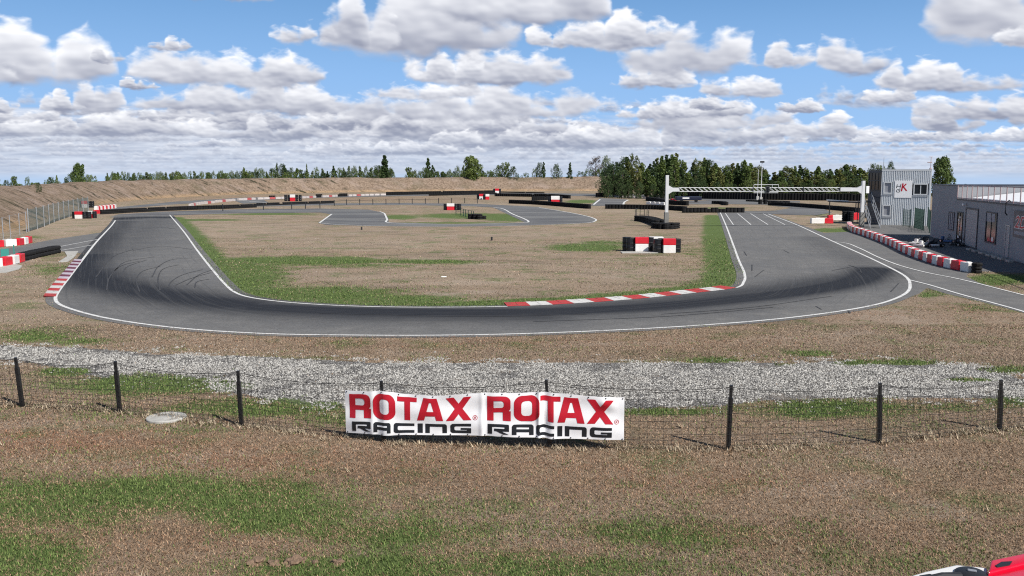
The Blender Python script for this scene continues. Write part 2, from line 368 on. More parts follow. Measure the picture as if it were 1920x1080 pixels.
FARB = [(195,391),(330,378),(450,371),(600,366.8),(760,363.6),(930,361.6),(1100,363),(1215,365),(1400,374),(1500,377),(1500,380),(1400,378.5),(1215,372),(1100,368),(930,365.5),(760,367.5),(600,371),(450,376.5),(330,383),(195,394.5)]
FAR2 = [(440,376.5),(492,373.5),(504,380.5),(455,382)]
FAR3 = [(1106,386),(1125,371.5),(1176,374),(1168,386)]
FAR4 = [(1255,377),(1380,376),(1470,379),(1500,382),(1460,384.5),(1370,383),(1262,383.5)]
FAR5 = [(1432,401),(1400,399.5),(1395,397.5),(1450,395.5),(1486,390),(1440,385),(1480,384.5),(1545,392),(1560,399),(1530,404),(1480,403)]
def inpoly(x, y, poly):
    c = np.zeros(np.shape(x), bool); n = len(poly)
    for i in range(n):
        x1, y1 = poly[i]; x2, y2 = poly[(i+1) % n]
        if y1 == y2: continue
        c ^= ((y1 > y) != (y2 > y)) & (x < (x2-x1)*(y-y1)/(y2-y1)+x1)
    return c
LOOP = INNER+OUTER[::-1]
def blobs(px, py, lst):
    o = np.zeros(np.shape(px))
    for cx, cy, rx, ry, s in lst:
        d = ((px-cx)/rx)**2+((py-cy)/ry)**2
        o = np.maximum(o, s*np.exp(-d*.8)*1.15)
    return np.minimum(o, 1)
def nearline(X, Y, pts, w, s):             # distance in metres to a pixel polyline on the ground
    q = catmull(GP(pts), 4); o = np.full(np.shape(X), 1e9)
    xs = [p.x for p in q]; ys = [p.y for p in q]
    box = (X > min(xs)-4*w) & (X < max(xs)+4*w) & (Y > min(ys)-4*w) & (Y < max(ys)+4*w)
    xb, yb = X[box], Y[box]; ob = np.full(xb.shape, 1e9)
    for a, b in zip(q, q[1:]):
        dx, dy = b.x-a.x, b.y-a.y; l2 = max(dx*dx+dy*dy, 1e-9)
        t = np.clip(((xb-a.x)*dx+(yb-a.y)*dy)/l2, 0, 1)
        ob = np.minimum(ob, (xb-a.x-t*dx)**2+(yb-a.y-t*dy)**2)
    o[box] = ob
    return s*np.exp(-o/(w*w))
GRAVEL = [(-600,640),(0,648),(150,652),(300,664),(460,668),(560,672),(700,680),(900,681),(1100,679),(1300,680),(1420,679),(1480,683),(1560,676),(1700,682),(1800,682),(1860,690),(1885,702),(1960,722),(2400,745),(2400,800),(1920,757),(1860,748),(1650,746),(1450,750),(1350,761),(1200,766),(640,768),(560,760),(440,738),(330,724),(230,714),(170,705),(120,692),(30,676),(-600,670)]
GREENB = [(280,930,420,38,.95),(100,955,220,50,.8),(520,965,200,42,.8),(760,1000,250,50,.66),(1000,1062,350,40,.68),(700,1065,320,32,.8),(1250,1005,300,45,.55),(30,1045,140,60,.95),(1650,1055,300,45,.45),(1500,975,250,20,.35),(-300,960,300,80,.8),
 (300,722,190,22,.95),(120,697,60,9,1),(500,762,200,22,.85),(620,785,100,20,.6),(350,806,120,12,.5),(200,782,80,10,.4),(900,775,300,16,.5),(1250,772,120,9,.75),(1550,768,190,20,.85),(1750,763,150,14,.6),(1900,752,80,15,.8),(1450,805,200,10,.25),(2100,770,100,15,.7),
 (60,630,90,14,.75),(150,641,100,9,.65),(320,656,60,8,.5),(1350,676,60,6,.85),(1520,663,50,6,.95),(1620,680,70,6,1),(1700,680,80,7,.85),(1820,712,60,5,1),(1885,695,60,8,.75),(1480,684,60,4,.6),
 (1880,524,75,11,.95),(1745,552,30,8,.7),(1850,578,80,8,.5),(1990,560,90,12,.7),
 (480,520,80,42,.75),(560,552,210,16,1),(720,561,200,9,.9),(560,489,190,9,1),(800,491,110,4.5,.95),(680,498,140,5,.6),(450,500,60,14,.8),(1100,464,80,8,1),(1130,455,60,5,.7),(1300,472,60,20,.45),(1250,500,150,20,.3),(1320,530,80,14,.55),(1340,440,40,30,.5),
 (390,412.5,80,1.8,.9),(500,402,110,1.2,.9),(520,400.5,90,1.5,.8),(880,405,120,6,.85),(960,408,60,8,1),(750,407,40,5,.85),(850,418,120,1.6,.9),(1092,378,38,4,.85),(1350,390,80,1.6,.7),(1020,371,60,2,.4),
 (95,505,60,22,.55),(85,465,30,8,.7),(130,500,30,15,.5),(60,445,40,3,.6),(1570,432,70,5,.9),(1540,403,60,2,.6)]
LIGHTB = [(900,520,260,14,.7),(1150,510,120,16,.5),(700,455,200,12,.7),(1000,440,180,8,.5),(1378,522,10,18,.9),(1650,640,180,14,.35),(1100,505,300,10,.4),(1500,870,300,20,.35),(150,870,220,16,.3),(120,425,90,22,1),(50,520,60,20,.6),(450,432,140,16,.7),(960,384,100,3,.9),(1150,396,90,4,.8),(1050,392,60,4,.8),(1560,412,60,12,.7),(330,388,160,3,.7),(1600,372,200,6,.5),(250,672,250,14,.8),(40,590,90,30,.4),(860,440,200,8,.3),(1250,405,100,6,.5),(1840,610,120,30,.25),(300,800,250,5,.5),(1000,845,500,6,.35)]
REDB = [(100,825,260,26,1),(420,862,330,30,.7),(900,880,400,30,.45),(1250,900,300,30,.35),(350,1010,200,20,.35),(1400,1010,200,20,.3),(1500,590,260,12,.5),(1000,640,700,10,.4),(1800,590,120,30,.4),(560,372,300,5,.8)]
GREENL = [([(1336,404),(1342,440),(1350,480),(1358,505),(1352,525)],1.45,1.0),([(1362,531),(1300,540),(1200,551),(1100,559),(1000,565),(900,569)],1.25,1.0),([(900,572),(760,573),(650,570),(560,564)],1.25,1.0),([(326,408),(352,436),(378,470),(408,506),(440,540)],1.5,1.0),([(440,540),(480,553),(560,562)],1.6,1.0),([(1740,541),(1850,566),(1920,585)],.35,.7),([(110,455),(60,463)],.5,.6),([(190,456),(172,470),(140,486)],.7,.4)]

def axis(segs):
    out = []
    for a, b, st in segs:
        n = max(1, int(round((b-a)/st))); out += [a+(b-a)*i/n for i in range(n)]
    out.append(segs[-1][1]); return np.array(out)
def ground_masks(X, Y):
    px, py = topx(X, Y); ok = Y > 3
    g = blobs(px, py, GREENB)
    for pts, w, s in GREENL: g = np.maximum(g, nearline(X, Y, pts, w, s))
    l = blobs(px, py, LIGHTB); r = blobs(px, py, REDB)
    gr = inpoly(px, py, GRAVEL).astype(float)
    # bare worn verge beside the asphalt
    v = nearline(X, Y, INNER, .8, .6); v2 = nearline(X, Y, OUTER, .9, .5)
    return [np.where(ok, a, 0) for a in (g, gr, np.maximum(l, v*.5), r, v2)]
def in_asphalt(px, py):
    c = inpoly(px, py, LOOP)
    for poly in (S1, PIT, SIDE): c |= inpoly(px, py, poly)
    return c
def ground_z(X, Y): return -.03*np.maximum(0, np.maximum(np.abs(X)-100, Y-345))     # the land falls away outside the circuit
def make_ground():
    xs = axis([(-6000,-400,400),(-400,-160,12),(-160,-60,2),(-60,-18,.6),(-18,18,.22),(18,60,.6),(60,160,2),(160,400,12),(400,6000,400)])
    ys = axis([(-400,-20,20),(-20,9,2),(9,34,.2),(34,95,.5),(95,330,1.6),(330,800,40),(800,9000,500)])
    X, Y = np.meshgrid(xs, ys); H, W = X.shape
    # slight undulation of the ground in front of the track
    Z = ground_z(X, Y)
    g, gr, l, r, v = ground_masks(X, Y)
    me = bpy.data.meshes.new('ground'); n = H*W
    me.vertices.add(n); co = np.stack([X.ravel(), Y.ravel(), Z.ravel()], 1).astype(np.float32); me.vertices.foreach_set('co', co.ravel())
    i = np.arange(n).reshape(H, W); q = np.stack([i[:-1, :-1], i[:-1, 1:], i[1:, 1:], i[1:, :-1]], -1).reshape(-1, 4)
    me.loops.add(q.size); me.loops.foreach_set('vertex_index', q.ravel().astype(np.int32))
    me.polygons.add(len(q)); me.polygons.foreach_set('loop_start', np.arange(0, q.size, 4, dtype=np.int32))
    me.update(calc_edges=True)
    for nm, a in (('grass_amount', g), ('gravel_amount', gr), ('pale_amount', l), ('red_amount', r)):
        at = me.attributes.new(nm, 'FLOAT', 'POINT'); at.data.foreach_set('value', a.ravel().astype(np.float32))
    ob = bpy.data.objects.new('ground', me); COL.objects.link(ob); me.materials.append(ground_material()); tag(ob, kind='structure')
    return ob
class NT:                                   # tiny node-tree helper
    def __init__(s, name):
        s.m = bpy.data.materials.new(name); s.m.use_nodes = True; s.t = s.m.node_tree; s.b = s.t.nodes['Principled BSDF']; s.N = s.t.nodes.new; s.L = s.t.links.new
        s.pos = s.N('ShaderNodeNewGeometry').outputs['Position']
    def put(s, sock, v):
        if isinstance(v, (int, float)): sock.default_value = v
        elif isinstance(v, tuple): sock.default_value = (*v, 1) if len(v) == 3 and len(sock.default_value) == 4 else v
        else: s.L(v, sock)
    def math(s, op, a, b=None, clamp=False):
        n = s.N('ShaderNodeMath'); n.operation = op; n.use_clamp = clamp; s.put(n.inputs[0], a)
        if b is not None: s.put(n.inputs[1], b)
        return n.outputs[0]
    def noise(s, scale, detail=4, rough=.6, vec=None, dist=0.0):
        n = s.N('ShaderNodeTexNoise'); n.inputs['Scale'].default_value = scale; n.inputs['Detail'].default_value = detail; n.inputs['Roughness'].default_value = rough; n.inputs['Distortion'].default_value = dist
        s.L(vec or s.pos, n.inputs['Vector']); return n.outputs[0]
    def voro(s, scale, out='Color', vec=None):
        n = s.N('ShaderNodeTexVoronoi'); n.inputs['Scale'].default_value = scale; s.L(vec or s.pos, n.inputs['Vector']); return n.outputs[out]
    def rng(s, v, a, b, c=0.0, d=1.0):
        n = s.N('ShaderNodeMapRange'); n.interpolation_type = 'SMOOTHSTEP'; s.put(n.inputs[0], v); n.inputs[1].default_value = a; n.inputs[2].default_value = b; n.inputs[3].default_value = c; n.inputs[4].default_value = d; return n.outputs[0]
    def mix(s, f, a, b, mode='MIX'):
        n = s.N('ShaderNodeMix'); n.data_type = 'RGBA'; n.blend_type = mode; s.put(n.inputs[0], f); s.put(n.inputs[6], a); s.put(n.inputs[7], b); return n.outputs[2]
    def attr(s, name):
        n = s.N('ShaderNodeAttribute'); n.attribute_name = name; return n.outputs['Fac']
    def mapping(s, scale, rot=0.0, vec=None):
        n = s.N('ShaderNodeMapping'); n.inputs['Scale'].default_value = scale; n.inputs['Rotation'].default_value = (0, 0, rot); s.L(vec or s.pos, n.inputs['Vector']); return n.outputs[0]
    def bump(s, h, strength, dist):
        n = s.N('ShaderNodeBump'); n.inputs['Strength'].default_value = strength; n.inputs['Distance'].default_value = dist; s.L(h, n.inputs['Height']); s.L(n.outputs[0], s.b.inputs['Normal'])
    def done(s, col, rough=.9, spec=.2):
        s.put(s.b.inputs['Base Color'], col); s.put(s.b.inputs['Roughness'], rough); s.b.inputs['Specular IOR Level'].default_value = spec; return s.m
DRY1, DRY2, DRY3 = (.425, .325, .235), (.220, .160, .110), (.065, .048, .032)
GRN1, GRN2 = (.115, .19, .045), (.04, .085, .02)
def ground_material():
    n = NT('dry_grass_and_gravel')
    a = n.noise(.12, 5, .6); b = n.noise(.9, 5, .65); c = n.noise(7, 6, .7); d = n.noise(34, 5, .75); e = n.noise(90, 3, .7)
    straw = n.mix(n.rng(n.math('ADD', n.math('MULTIPLY', c, .5), n.math('MULTIPLY', d, .5)), .38, .62), DRY2, DRY1)
    straw = n.mix(n.rng(n.math('ADD', n.math('MULTIPLY', d, .55), n.math('MULTIPLY', e, .45)), .40, .50), DRY3, straw)
    straw = n.mix(n.math('MULTIPLY', n.rng(a, .4, .62), .30), straw, (.27, .225, .185))
    big = n.noise(.45, 5, .62, n.mapping((.55, 1.0, 1.0))); straw = n.mix(n.rng(big, .50, .66, 0, .45), straw, (.10, .088, .06)); straw = n.mix(n.rng(big, .46, .34, 0, .5), straw, (.40, .33, .265))
    pale = n.math('MULTIPLY', n.attr('pale_amount'), n.rng(b, .25, .6)); straw = n.mix(n.math('MULTIPLY', pale, .65), straw, n.mix(n.rng(d, .35, .6), (.27, .21, .155), (.44, .36, .28)))
    red = n.math('MULTIPLY', n.attr('red_amount'), n.rng(n.noise(2.2, 4), .38, .62)); straw = n.mix(n.math('MULTIPLY', red, .6), straw, n.mix(n.rng(d, .4, .6), (.17, .09, .055), (.36, .205, .13)))
    gm = n.math('ADD', n.attr('grass_amount'), n.math('ADD', n.math('MULTIPLY', n.math('SUBTRACT', b, .5), 1.1), n.math('MULTIPLY', n.math('SUBTRACT', c, .5), .9)))
    gmask = n.math('MULTIPLY', n.rng(gm, .36, .72), n.rng(d, .30, .50, .55, 1.0))
    faint = n.math('MULTIPLY', n.rng(n.math('ADD', n.math('MULTIPLY', b, .5), n.math('MULTIPLY', n.noise(.35, 4), .5)), .50, .62), .60)
    gmask = n.math('MAXIMUM', gmask, faint)
    grn = n.mix(n.rng(n.math('ADD', n.math('MULTIPLY', d, .5), n.math('MULTIPLY', c, .5)), .4, .6), GRN2, GRN1)
    col = n.mix(n.math('MULTIPLY', gmask, .88), straw, grn)
    v = n.voro(26, 'Color'); sp = n.N('ShaderNodeSeparateColor'); n.L(v, sp.inputs[0]); stone = n.mix(sp.outputs[0], (.15, .145, .138), (.52, .505, .48))
    stone = n.mix(n.rng(n.voro(26, 'Distance'), .35, .62), stone, (.07, .065, .06))
    stone = n.mix(n.rng(b, .55, .7, 0, .5), stone, (.30, .25, .20))
    gr = n.rng(n.math('ADD', n.attr('gravel_amount'), n.math('ADD', n.math('MULTIPLY', n.math('SUBTRACT', n.noise(1.3, 5, .7), .5), 2.2), n.math('MULTIPLY', n.math('SUBTRACT', c, .5), .6))), .42, .58)
    gr = n.math('MULTIPLY', gr, n.math('SUBTRACT', 1.0, n.math('MULTIPLY', n.rng(gm, .55, .75), .9)))
    col = n.mix(gr, col, stone)
    h = n.math('ADD', n.math('MULTIPLY', c, .5), n.math('ADD', n.math('MULTIPLY', d, .35), n.math('MULTIPLY', e, .15)))
    n.bump(h, .9, .09)
    return n.done(col, .95, .1)
make_ground()

# ---- fine real blades and stones where the ground is near enough to show them
def tri_cloud(name, V, F, col, matl, label, cat):
    me = bpy.data.meshes.new(name); me.vertices.add(len(V)); me.vertices.foreach_set('co', V.astype(np.float32).ravel())
    me.loops.add(F.size); me.loops.foreach_set('vertex_index', F.ravel().astype(np.int32)); me.polygons.add(len(F)); me.polygons.foreach_set('loop_start', np.arange(0, F.size, 3, dtype=np.int32))
    me.update(calc_edges=True)
    at = me.color_attributes.new('tint', 'FLOAT_COLOR', 'POINT'); at.data.foreach_set('color', col.astype(np.float32).ravel())
    me.materials.append(matl); ob = bpy.data.objects.new(name, me); COL.objects.link(ob); tag(ob, label, cat, kind='stuff'); return ob
def tint_mat(name, rough=.85, spec=.15):
    m = bpy.data.materials.new(name); m.use_nodes = True; nt = m.node_tree; b = nt.nodes['Principled BSDF']; a = nt.nodes.new('ShaderNodeAttribute'); a.attribute_name = 'tint'
    nt.links.new(a.outputs['Color'], b.inputs['Base Color']); b.inputs['Roughness'].default_value = rough; b.inputs['Specular IOR Level'].default_value = spec; return m
def cheap_noise(X, Y, sc, seed):
    rs = np.random.RandomState(seed); g = rs.rand(64, 64); x = X*sc; y = Y*sc; xi = np.floor(x).astype(int); yi = np.floor(y).astype(int); fx = x-xi; fy = y-yi
    fx = fx*fx*(3-2*fx); fy = fy*fy*(3-2*fy); G = lambda a, b: g[(yi+b) % 64, (xi+a) % 64]
    return (G(0,0)*(1-fx)+G(1,0)*fx)*(1-fy)+(G(0,1)*(1-fx)+G(1,1)*fx)*fy
def make_grass():
    rs = np.random.RandomState(5); XS = []; YS = []
    # density falls with distance like its size in the picture
    for y0, y1, dens in ((9.5,13,2600),(13,17,1700),(17,21,1050),(21,27,640),(27,31,400),(31,36,230),(36,44,110),(44,55,60),(55,75,24)):
        w = y1*.62+1; n = int((y1-y0)*2*w*dens); XS.append(rs.uniform(-w, w, n)); YS.append(rs.uniform(y0, y1, n))
    # straw that the mower leaves along the fence foot and in odd tufts
    fpx = [(-300,738),(-116,754),(42,762),(225,774),(453,798),(720,828),(1031,839),(1365,843),(1648,830),(1874,807),(2078,792)]
    fq = resample(catmull(GP(fpx), 4), 400); ns0 = sum(len(a) for a in XS); nt_ = 520
    for i in range(nt_):
        q = fq[rs.randint(400)]; cx, cy = q.x+rs.normal(0, .12), q.y+rs.normal(-.03, .10); k = rs.randint(4, 26); s_ = rs.uniform(.02, .07)
        if i > 470: cy = rs.uniform(11, 31)**1.0; cx = rs.uniform(-1, 1)*(cy*.6)
        XS.append(cx+rs.normal(0, s_, k)); YS.append(cy+rs.normal(0, s_, k))
    X = np.concatenate(XS); Y = np.concatenate(YS); px, py = topx(X, Y); tuft = np.arange(len(X)) >= ns0
    g, gr, l, r, v = ground_masks(X, Y)
    keep = ~in_asphalt(px, py) & (px > -60) & (px < 1980)
    nz = cheap_noise(X, Y, 1.1, 1)*.5+cheap_noise(X, Y, 3.3, 2)*.3+cheap_noise(X, Y, 9, 3)*.2
    gg = g+(nz-.5)*1.5
    keep &= ~((gr > .5) & (gg < .75)) | (rs.rand(len(X)) < .01)
    keep &= (rs.rand(len(X)) < np.where(Y > 31, np.clip(gg*1.2+.3, .3, 1), 1))
    X, Y, gg, r, l, tuft = X[keep], Y[keep], gg[keep], r[keep], l[keep], tuft[keep]; n = len(X)
    isg = (gg+rs.normal(0, .30, n)) > .66
    far = np.clip((Y-11)/30, 0, 1.6)
    hgt = np.where(isg, rs.uniform(.02, .055, n), rs.uniform(.010, .035, n))*(1+far*.35); wid = rs.uniform(.0035, .0085, n)*(1+far*1.7)
    th = rs.uniform(0, 2*math.pi, n); le = np.where(isg, rs.uniform(.01, .045, n), rs.uniform(.015, .055, n))*(1+far*.35)
    tall = rs.uniform(.03, .12, n); hgt = np.where(tuft, tall*(.5+.5*(Y < 20)), hgt); le = np.where(tuft, tall*1.2, le)
    wx, wy = np.cos(th+1.57)*wid, np.sin(th+1.57)*wid
    V = np.zeros((n, 3, 3)); V[:, 0] = np.stack([X-wx, Y-wy, np.full(n, -.002)], 1); V[:, 1] = np.stack([X+wx, Y+wy, np.full(n, -.002)], 1)
    V[:, 2] = np.stack([X+np.cos(th)*le, Y+np.sin(th)*le, hgt], 1)
    k = rs.rand(n)[:, None]; dk = rs.uniform(.45, 1.25, n)[:, None]
    cg = np.array([[.065, .115, .030]])*(1-k)+np.array([[.215, .275, .09]])*k
    nf = np.clip((25-Y)/10, 0, 1)[:, None]; cd = np.array([[.20, .138, .094]])*(1-k)+np.array([[.46, .335, .235]])*k; cd = cd*(1+nf*np.array([[.02, -.045, -.12]]))
    cr = np.array([[.26, .13, .075]])*(1-k)+np.array([[.42, .24, .15]])*k
    redm = (rs.rand(n) < np.clip(r*.75*(nz[keep]*1.6), 0, .8))[:, None]; c = np.where(isg[:, None], cg, np.where(redm, cr, cd))*dk
    pal = (rs.rand(n) < np.clip(l*.7, 0, .7))[:, None] & ~isg[:, None]; c = np.where(pal, np.array([[.44, .345, .25]])*dk, c); c = np.where(tuft[:, None] & (rs.rand(n) < .8)[:, None], np.array([[.50, .41, .29]])*dk, c)
    c = c*(1-.35*((~isg)&(rs.rand(n) < .25))[:, None])
    col = np.ones((n, 3, 4)); col[:, :, :3] = c[:, None, :]
    tri_cloud('grass', V.reshape(-1, 3), np.arange(n*3).reshape(-1, 3), col.reshape(-1, 4), tint_mat('grass_blades'), 'short mown grass, dry straw mixed with green patches', 'grass')
    print('blades', n)
def make_gravel():
    rs = np.random.RandomState(9); n = 150000; X = rs.uniform(-19, 21, n); Y = rs.uniform(19, 27.5, n)
    px, py = topx(X, Y); g, gr, l, r, v = ground_masks(X, Y)
    nz = cheap_noise(X, Y, 1.6, 11)*.6+cheap_noise(X, Y, 5, 12)*.4
    nz1 = cheap_noise(X, Y, 1.1, 1)*.5+cheap_noise(X, Y, 3.3, 2)*.3+cheap_noise(X, Y, 9, 3)*.2
    py2 = py+(nz-.5)*44; nz3 = cheap_noise(X, Y, .8, 21)*.5+cheap_noise(X, Y, 2.6, 22)*.5
    k = inpoly(px, py2, GRAVEL) & (rs.rand(n) < np.clip((nz3-.22)*6, .12, 1)) & (g+(nz1-.5)*1.5 < .8) & (px > -40) & (px < 1960); k |= (inpoly(px, py2+14, GRAVEL) | inpoly(px, py2-14, GRAVEL)) & (rs.rand(n) < .04)
    X, Y = X[k], Y[k]; n = len(X); s = rs.uniform(.012, .030, n)
    base = np.array([[1,0,0],[-.5,.87,0],[-.5,-.87,0],[0,0,1.],[0,0,-.6]]); F0 = np.array([[0,1,3],[1,2,3],[2,0,3]])
    th = rs.uniform(0, 6.28, n); c, si = np.cos(th), np.sin(th)
    jit = rs.uniform(.6, 1.3, (n, 5, 3)); B = base[None]*jit*s[:, None, None]
    B[:, 3, 0] += rs.uniform(-.6, .6, n)*s; B[:, 3, 1] += rs.uniform(-.6, .6, n)*s
    V = np.zeros((n, 4, 3)); V[:, :, 0] = B[:, :4, 0]*c[:, None]-B[:, :4, 1]*si[:, None]+X[:, None]; V[:, :, 1] = B[:, :4, 0]*si[:, None]+B[:, :4, 1]*c[:, None]+Y[:, None]; V[:, :, 2] = B[:, :4, 2]+.004
    F = (F0[None]+4*np.arange(n)[:, None, None]).reshape(-1, 3)
    t = rs.beta(1.6, 1.3, n)[:, None]; cc = np.array([[.13, .127, .12]])*(1-t)+np.array([[.60, .585, .55]])*t
    col = np.ones((n, 4, 4)); col[:, :, :3] = cc[:, None, :]
    tri_cloud('gravel', V.reshape(-1, 3), F, col.reshape(-1, 4), tint_mat('gravel_stones'), 'pale grey gravel strip between fence and track', 'gravel')
    print('stones', n)
make_grass(); make_gravel()

# ------------------------------------------------------------------ embankment round the far side
def make_berm():
    base = [(-700,640),(-300,510),(-60,452),(30,431),(100,407),(150,390),(200,381),(300,372),(400,367),(500,363.5),(700,360),(900,358.5),(1135,358),(1400,358)]
    bp = catmull(GP(base), 8); bp = resample(bp, 260)
    N = len(bp); prof = [(-.6,-.03),(0,0),(.6,.06),(2.2,.28),(4.2,.58),(6.0,.82),(7.0,.93),(7.8,.985),(8.6,1),(10.5,1.0),(13,.8),(20,-.02)]
    mb = MB(); rs = random.Random(4); V = []
    from mathutils import noise as mn
    for i, p in enumerate(bp):
        t = (bp[min(i+1, N-1)]-bp[max(i-1, 0)]).normalized(); nrm = Vector((-t.y, t.x, 0))
        px = float(topx(np.array(p.x), np.array(p.y))[0])
        # crest height from the row the photograph shows it at
        cy = np.interp(px, [-300, 0, 60, 120, 200, 300, 480, 700, 960, 1135], [362, 357, 358, 352, 344.5, 338.5, 335, 333, 332.6, 331])
        hd = p+nrm*8.2; H = CAMH-(cy-330)/1700*max(hd.y, 30)
        for j, (o, h) in enumerate(prof):
            q = p+nrm*(o+mn.noise(p*.05)*.8*(j > 1)); nz = mn.noise(Vector((q.x*.14, q.y*.14, j*.3)))*.30+mn.noise(Vector((q.x*.6, q.y*.6, 3)))*.12
            V.append((q.x, q.y, max(-.05, H*h+nz*(1 if 1 < j < 11 else 0))))
    K = len(prof); F = []
    for i in range(N-1):
        for j in range(K-1): F.append((i*K+j, (i+1)*K+j, (i+1)*K+j+1, i*K+j+1))
    mb.add(V, F); n = NT('dry_embankment')
    a = n.noise(.22, 5, .65); b = n.noise(1.6, 6, .7); c = n.noise(.5, 4, .6, n.mapping((.3, 1.0, 1.0), R(35)))
    col = n.mix(n.rng(b, .36, .64), (.145, .104, .075), (.315, .24, .18)); col = n.mix(n.math('MULTIPLY', n.rng(a, .48, .66), .5), col, (.33, .26, .22))
    sx = n.N('ShaderNodeSeparateXYZ'); n.L(n.pos, sx.inputs[0]); z = sx.outputs[2]
    low = n.rng(z, 1.0, .2); col = n.mix(n.math('MULTIPLY', low, n.rng(b, .3, .6, .2, .75)), col, (.40, .27, .155))
    scrub = n.math('MULTIPLY', n.rng(n.math('ADD', n.math('MULTIPLY', c, .6), n.math('MULTIPLY', b, .4)), .535, .60), n.rng(sx.outputs[0], -38, -58, .35, 1.0)); col = n.mix(scrub, col, (.055, .05, .032)); col = n.mix(n.rng(n.noise(.09, 5, .7, n.mapping((1, 1, 3))), .52, .66, 0, .5), col, (.12, .105, .065))
    n.bump(b, .8, .35); m = n.done(col, .95, .1)
    ob = mb.build('embankment', m, smooth=True); tag(ob, kind='structure')
make_berm()
# distant fields beyond the embankment and woods are the ground sheet itself

# ------------------------------------------------------------------ asphalt
def asphalt_material(name, use_uv):
    n = NT(name); c = n.noise(1.3, 5, .65); d = n.noise(60, 3, .7); e = n.noise(.25, 4, .55)
    col = n.mix(n.rng(c, .3, .7), (.152, .148, .141), (.205, .200, .191)); col = n.mix(n.rng(d, .36, .64, 0, .5), col, (.11, .11, .112)); col = n.mix(n.rng(e, .42, .64, 0, .45), col, (.118, .12, .124))
    agg = n.noise(14, 4, .75); agg2 = n.noise(4.2, 4, .7)
    col = n.mix(n.rng(agg, .50, .62, 0, .60), col, (.085, .084, .084)); col = n.mix(n.rng(agg, .44, .34, 0, .45), col, (.27, .265, .255)); col = n.mix(n.rng(agg2, .54, .66, 0, .40), col, (.098, .097, .096))
    col = n.mix(n.rng(n.noise(.55, 5, .7), .56, .64, 0, .28), col, (.225, .215, .20))
    if use_uv:
        rub = n.attr('rubber'); uv = n.N('ShaderNodeUVMap').outputs[0]
        s1 = n.noise(1.0, 5, .65, n.mapping((.05, 5.0, 1), 0, uv)); s2 = n.noise(1.0, 4, .6, n.mapping((.25, 16.0, 1), 0, uv))
        st = n.math('ADD', n.math('MULTIPLY', s1, .6), n.math('MULTIPLY', s2, .4))
        f = n.math('MULTIPLY', n.math('MULTIPLY', rub, 1.3, clamp=True), n.rng(st, .26, .54, .6, 1.0)); col = n.mix(f, col, (.014, .015, .019))
        col = n.mix(n.math('MULTIPLY', n.rng(st, .54, .62, 0, .42), n.rng(c, .35, .6, .2, 1)), col, (.045, .046, .05)); col = n.mix(n.rng(n.noise(5, 3, .6), .66, .72, 0, .5), col, (.04, .04, .042))
    n.bump(d, .35, .01)
    return n.done(col, .82, .3)
RUBBER = [([(152,508),(190,528),(260,545),(350,560),(440,571)],2.3,.85),([(1600,520),(1500,537),(1380,553),(1250,567),(1100,579),(900,586)],1.9,.62),([(330,556),(500,580),(700,588),(1000,590)],2.1,.72),([(1640,505),(1600,528),(1500,547),(1400,559),(1300,569),(1200,577),(1050,584),(900,586.5),(700,585),(600,582),(500,577)],1.35,1.0),
          ([(500,577),(400,566),(300,551),(220,536),(170,518),(160,500),(175,478)],1.7,.78),([(1700,520),(1640,505),(1580,475),(1520,445)],1.3,.22),
          ([(700,592),(500,589),(350,575),(240,560),(170,545)],1.0,.40),([(222,411),(262,408),(318,408)],3.2,.75),([(205,440),(232,415)],2.2,.55),([(172,482),(190,460),(207,438)],1.9,.62),([(215,470),(260,435),(290,412)],2.6,.30),([(1420,575),(1250,588),(1100,594)],1.3,.3)]
def make_track():
    I0 = catmull(GP(INNER), 10); O0 = catmull(GP(OUTER), 10)
    NL, NW = 620, 40; I = resample(offset(I0, -.42), NL); O = resample(offset(O0, .38), NL)
    # match inner and outer stations by direction: warp the inner stations to the nearest outer one
    V = []; UV = []
    s = 0
    for i in range(NL):
        if i: s += ((I[i]-I[i-1]).length+(O[i]-O[i-1]).length)/2
        for j in range(NW): q = I[i].lerp(O[i], j/(NW-1)); V.append((q.x, q.y, .012)); UV.append((s, (I[i]-O[i]).length*j/(NW-1)))
    A = np.array(V); rub = np.zeros(len(V))
    for pts, w, st in RUBBER: rub = np.maximum(rub, nearline(A[:, 0], A[:, 1], pts, w, st))
    F = [(i*NW+j, i*NW+j+1, (i+1)*NW+j+1, (i+1)*NW+j) for i in range(NL-1) for j in range(NW-1)]
    me = bpy.data.meshes.new('track'); me.from_pydata(V, [], F); me.update()
    at = me.attributes.new('rubber', 'FLOAT', 'POINT'); at.data.foreach_set('value', rub.astype(np.float32))
    ul = me.uv_layers.new(name='UVMap'); vi = np.zeros(len(me.loops), np.int32); me.loops.foreach_get('vertex_index', vi); ul.data.foreach_set('uv', np.array(UV, np.float32)[vi].ravel())
    me.materials.append(asphalt_material('track_asphalt', True))
    if me.polygons[0].normal.z < 0: me.flip_normals()
    ob = bpy.data.objects.new('race_track', me); COL.objects.link(ob); tag(ob, kind='structure')
    return I0, O0
I0, O0 = make_track()
M['asphalt'] = asphalt_material('plain_asphalt', False)
def poly_sheet(name, pxpts, z, m, smooth=True):
    w = GP(pxpts, z); w = [Vector((p.x, p.y, z)) for p in (GP(pxpts))]
    bm = bmesh.new(); vs = [bm.verts.new(p) for p in w]; f = bm.faces.new(vs)
    bmesh.ops.triangulate(bm, faces=[f], ngon_method='EAR_CLIP'); bmesh.ops.recalc_face_normals(bm, faces=bm.faces[:])
    for f in bm.faces:
        if f.normal.z < 0: f.normal_flip()
    me = bpy.data.meshes.new(name); bm.to_mesh(me); bm.free(); me.materials.append(m); ob = bpy.data.objects.new(name, me); COL.objects.link(ob); return ob
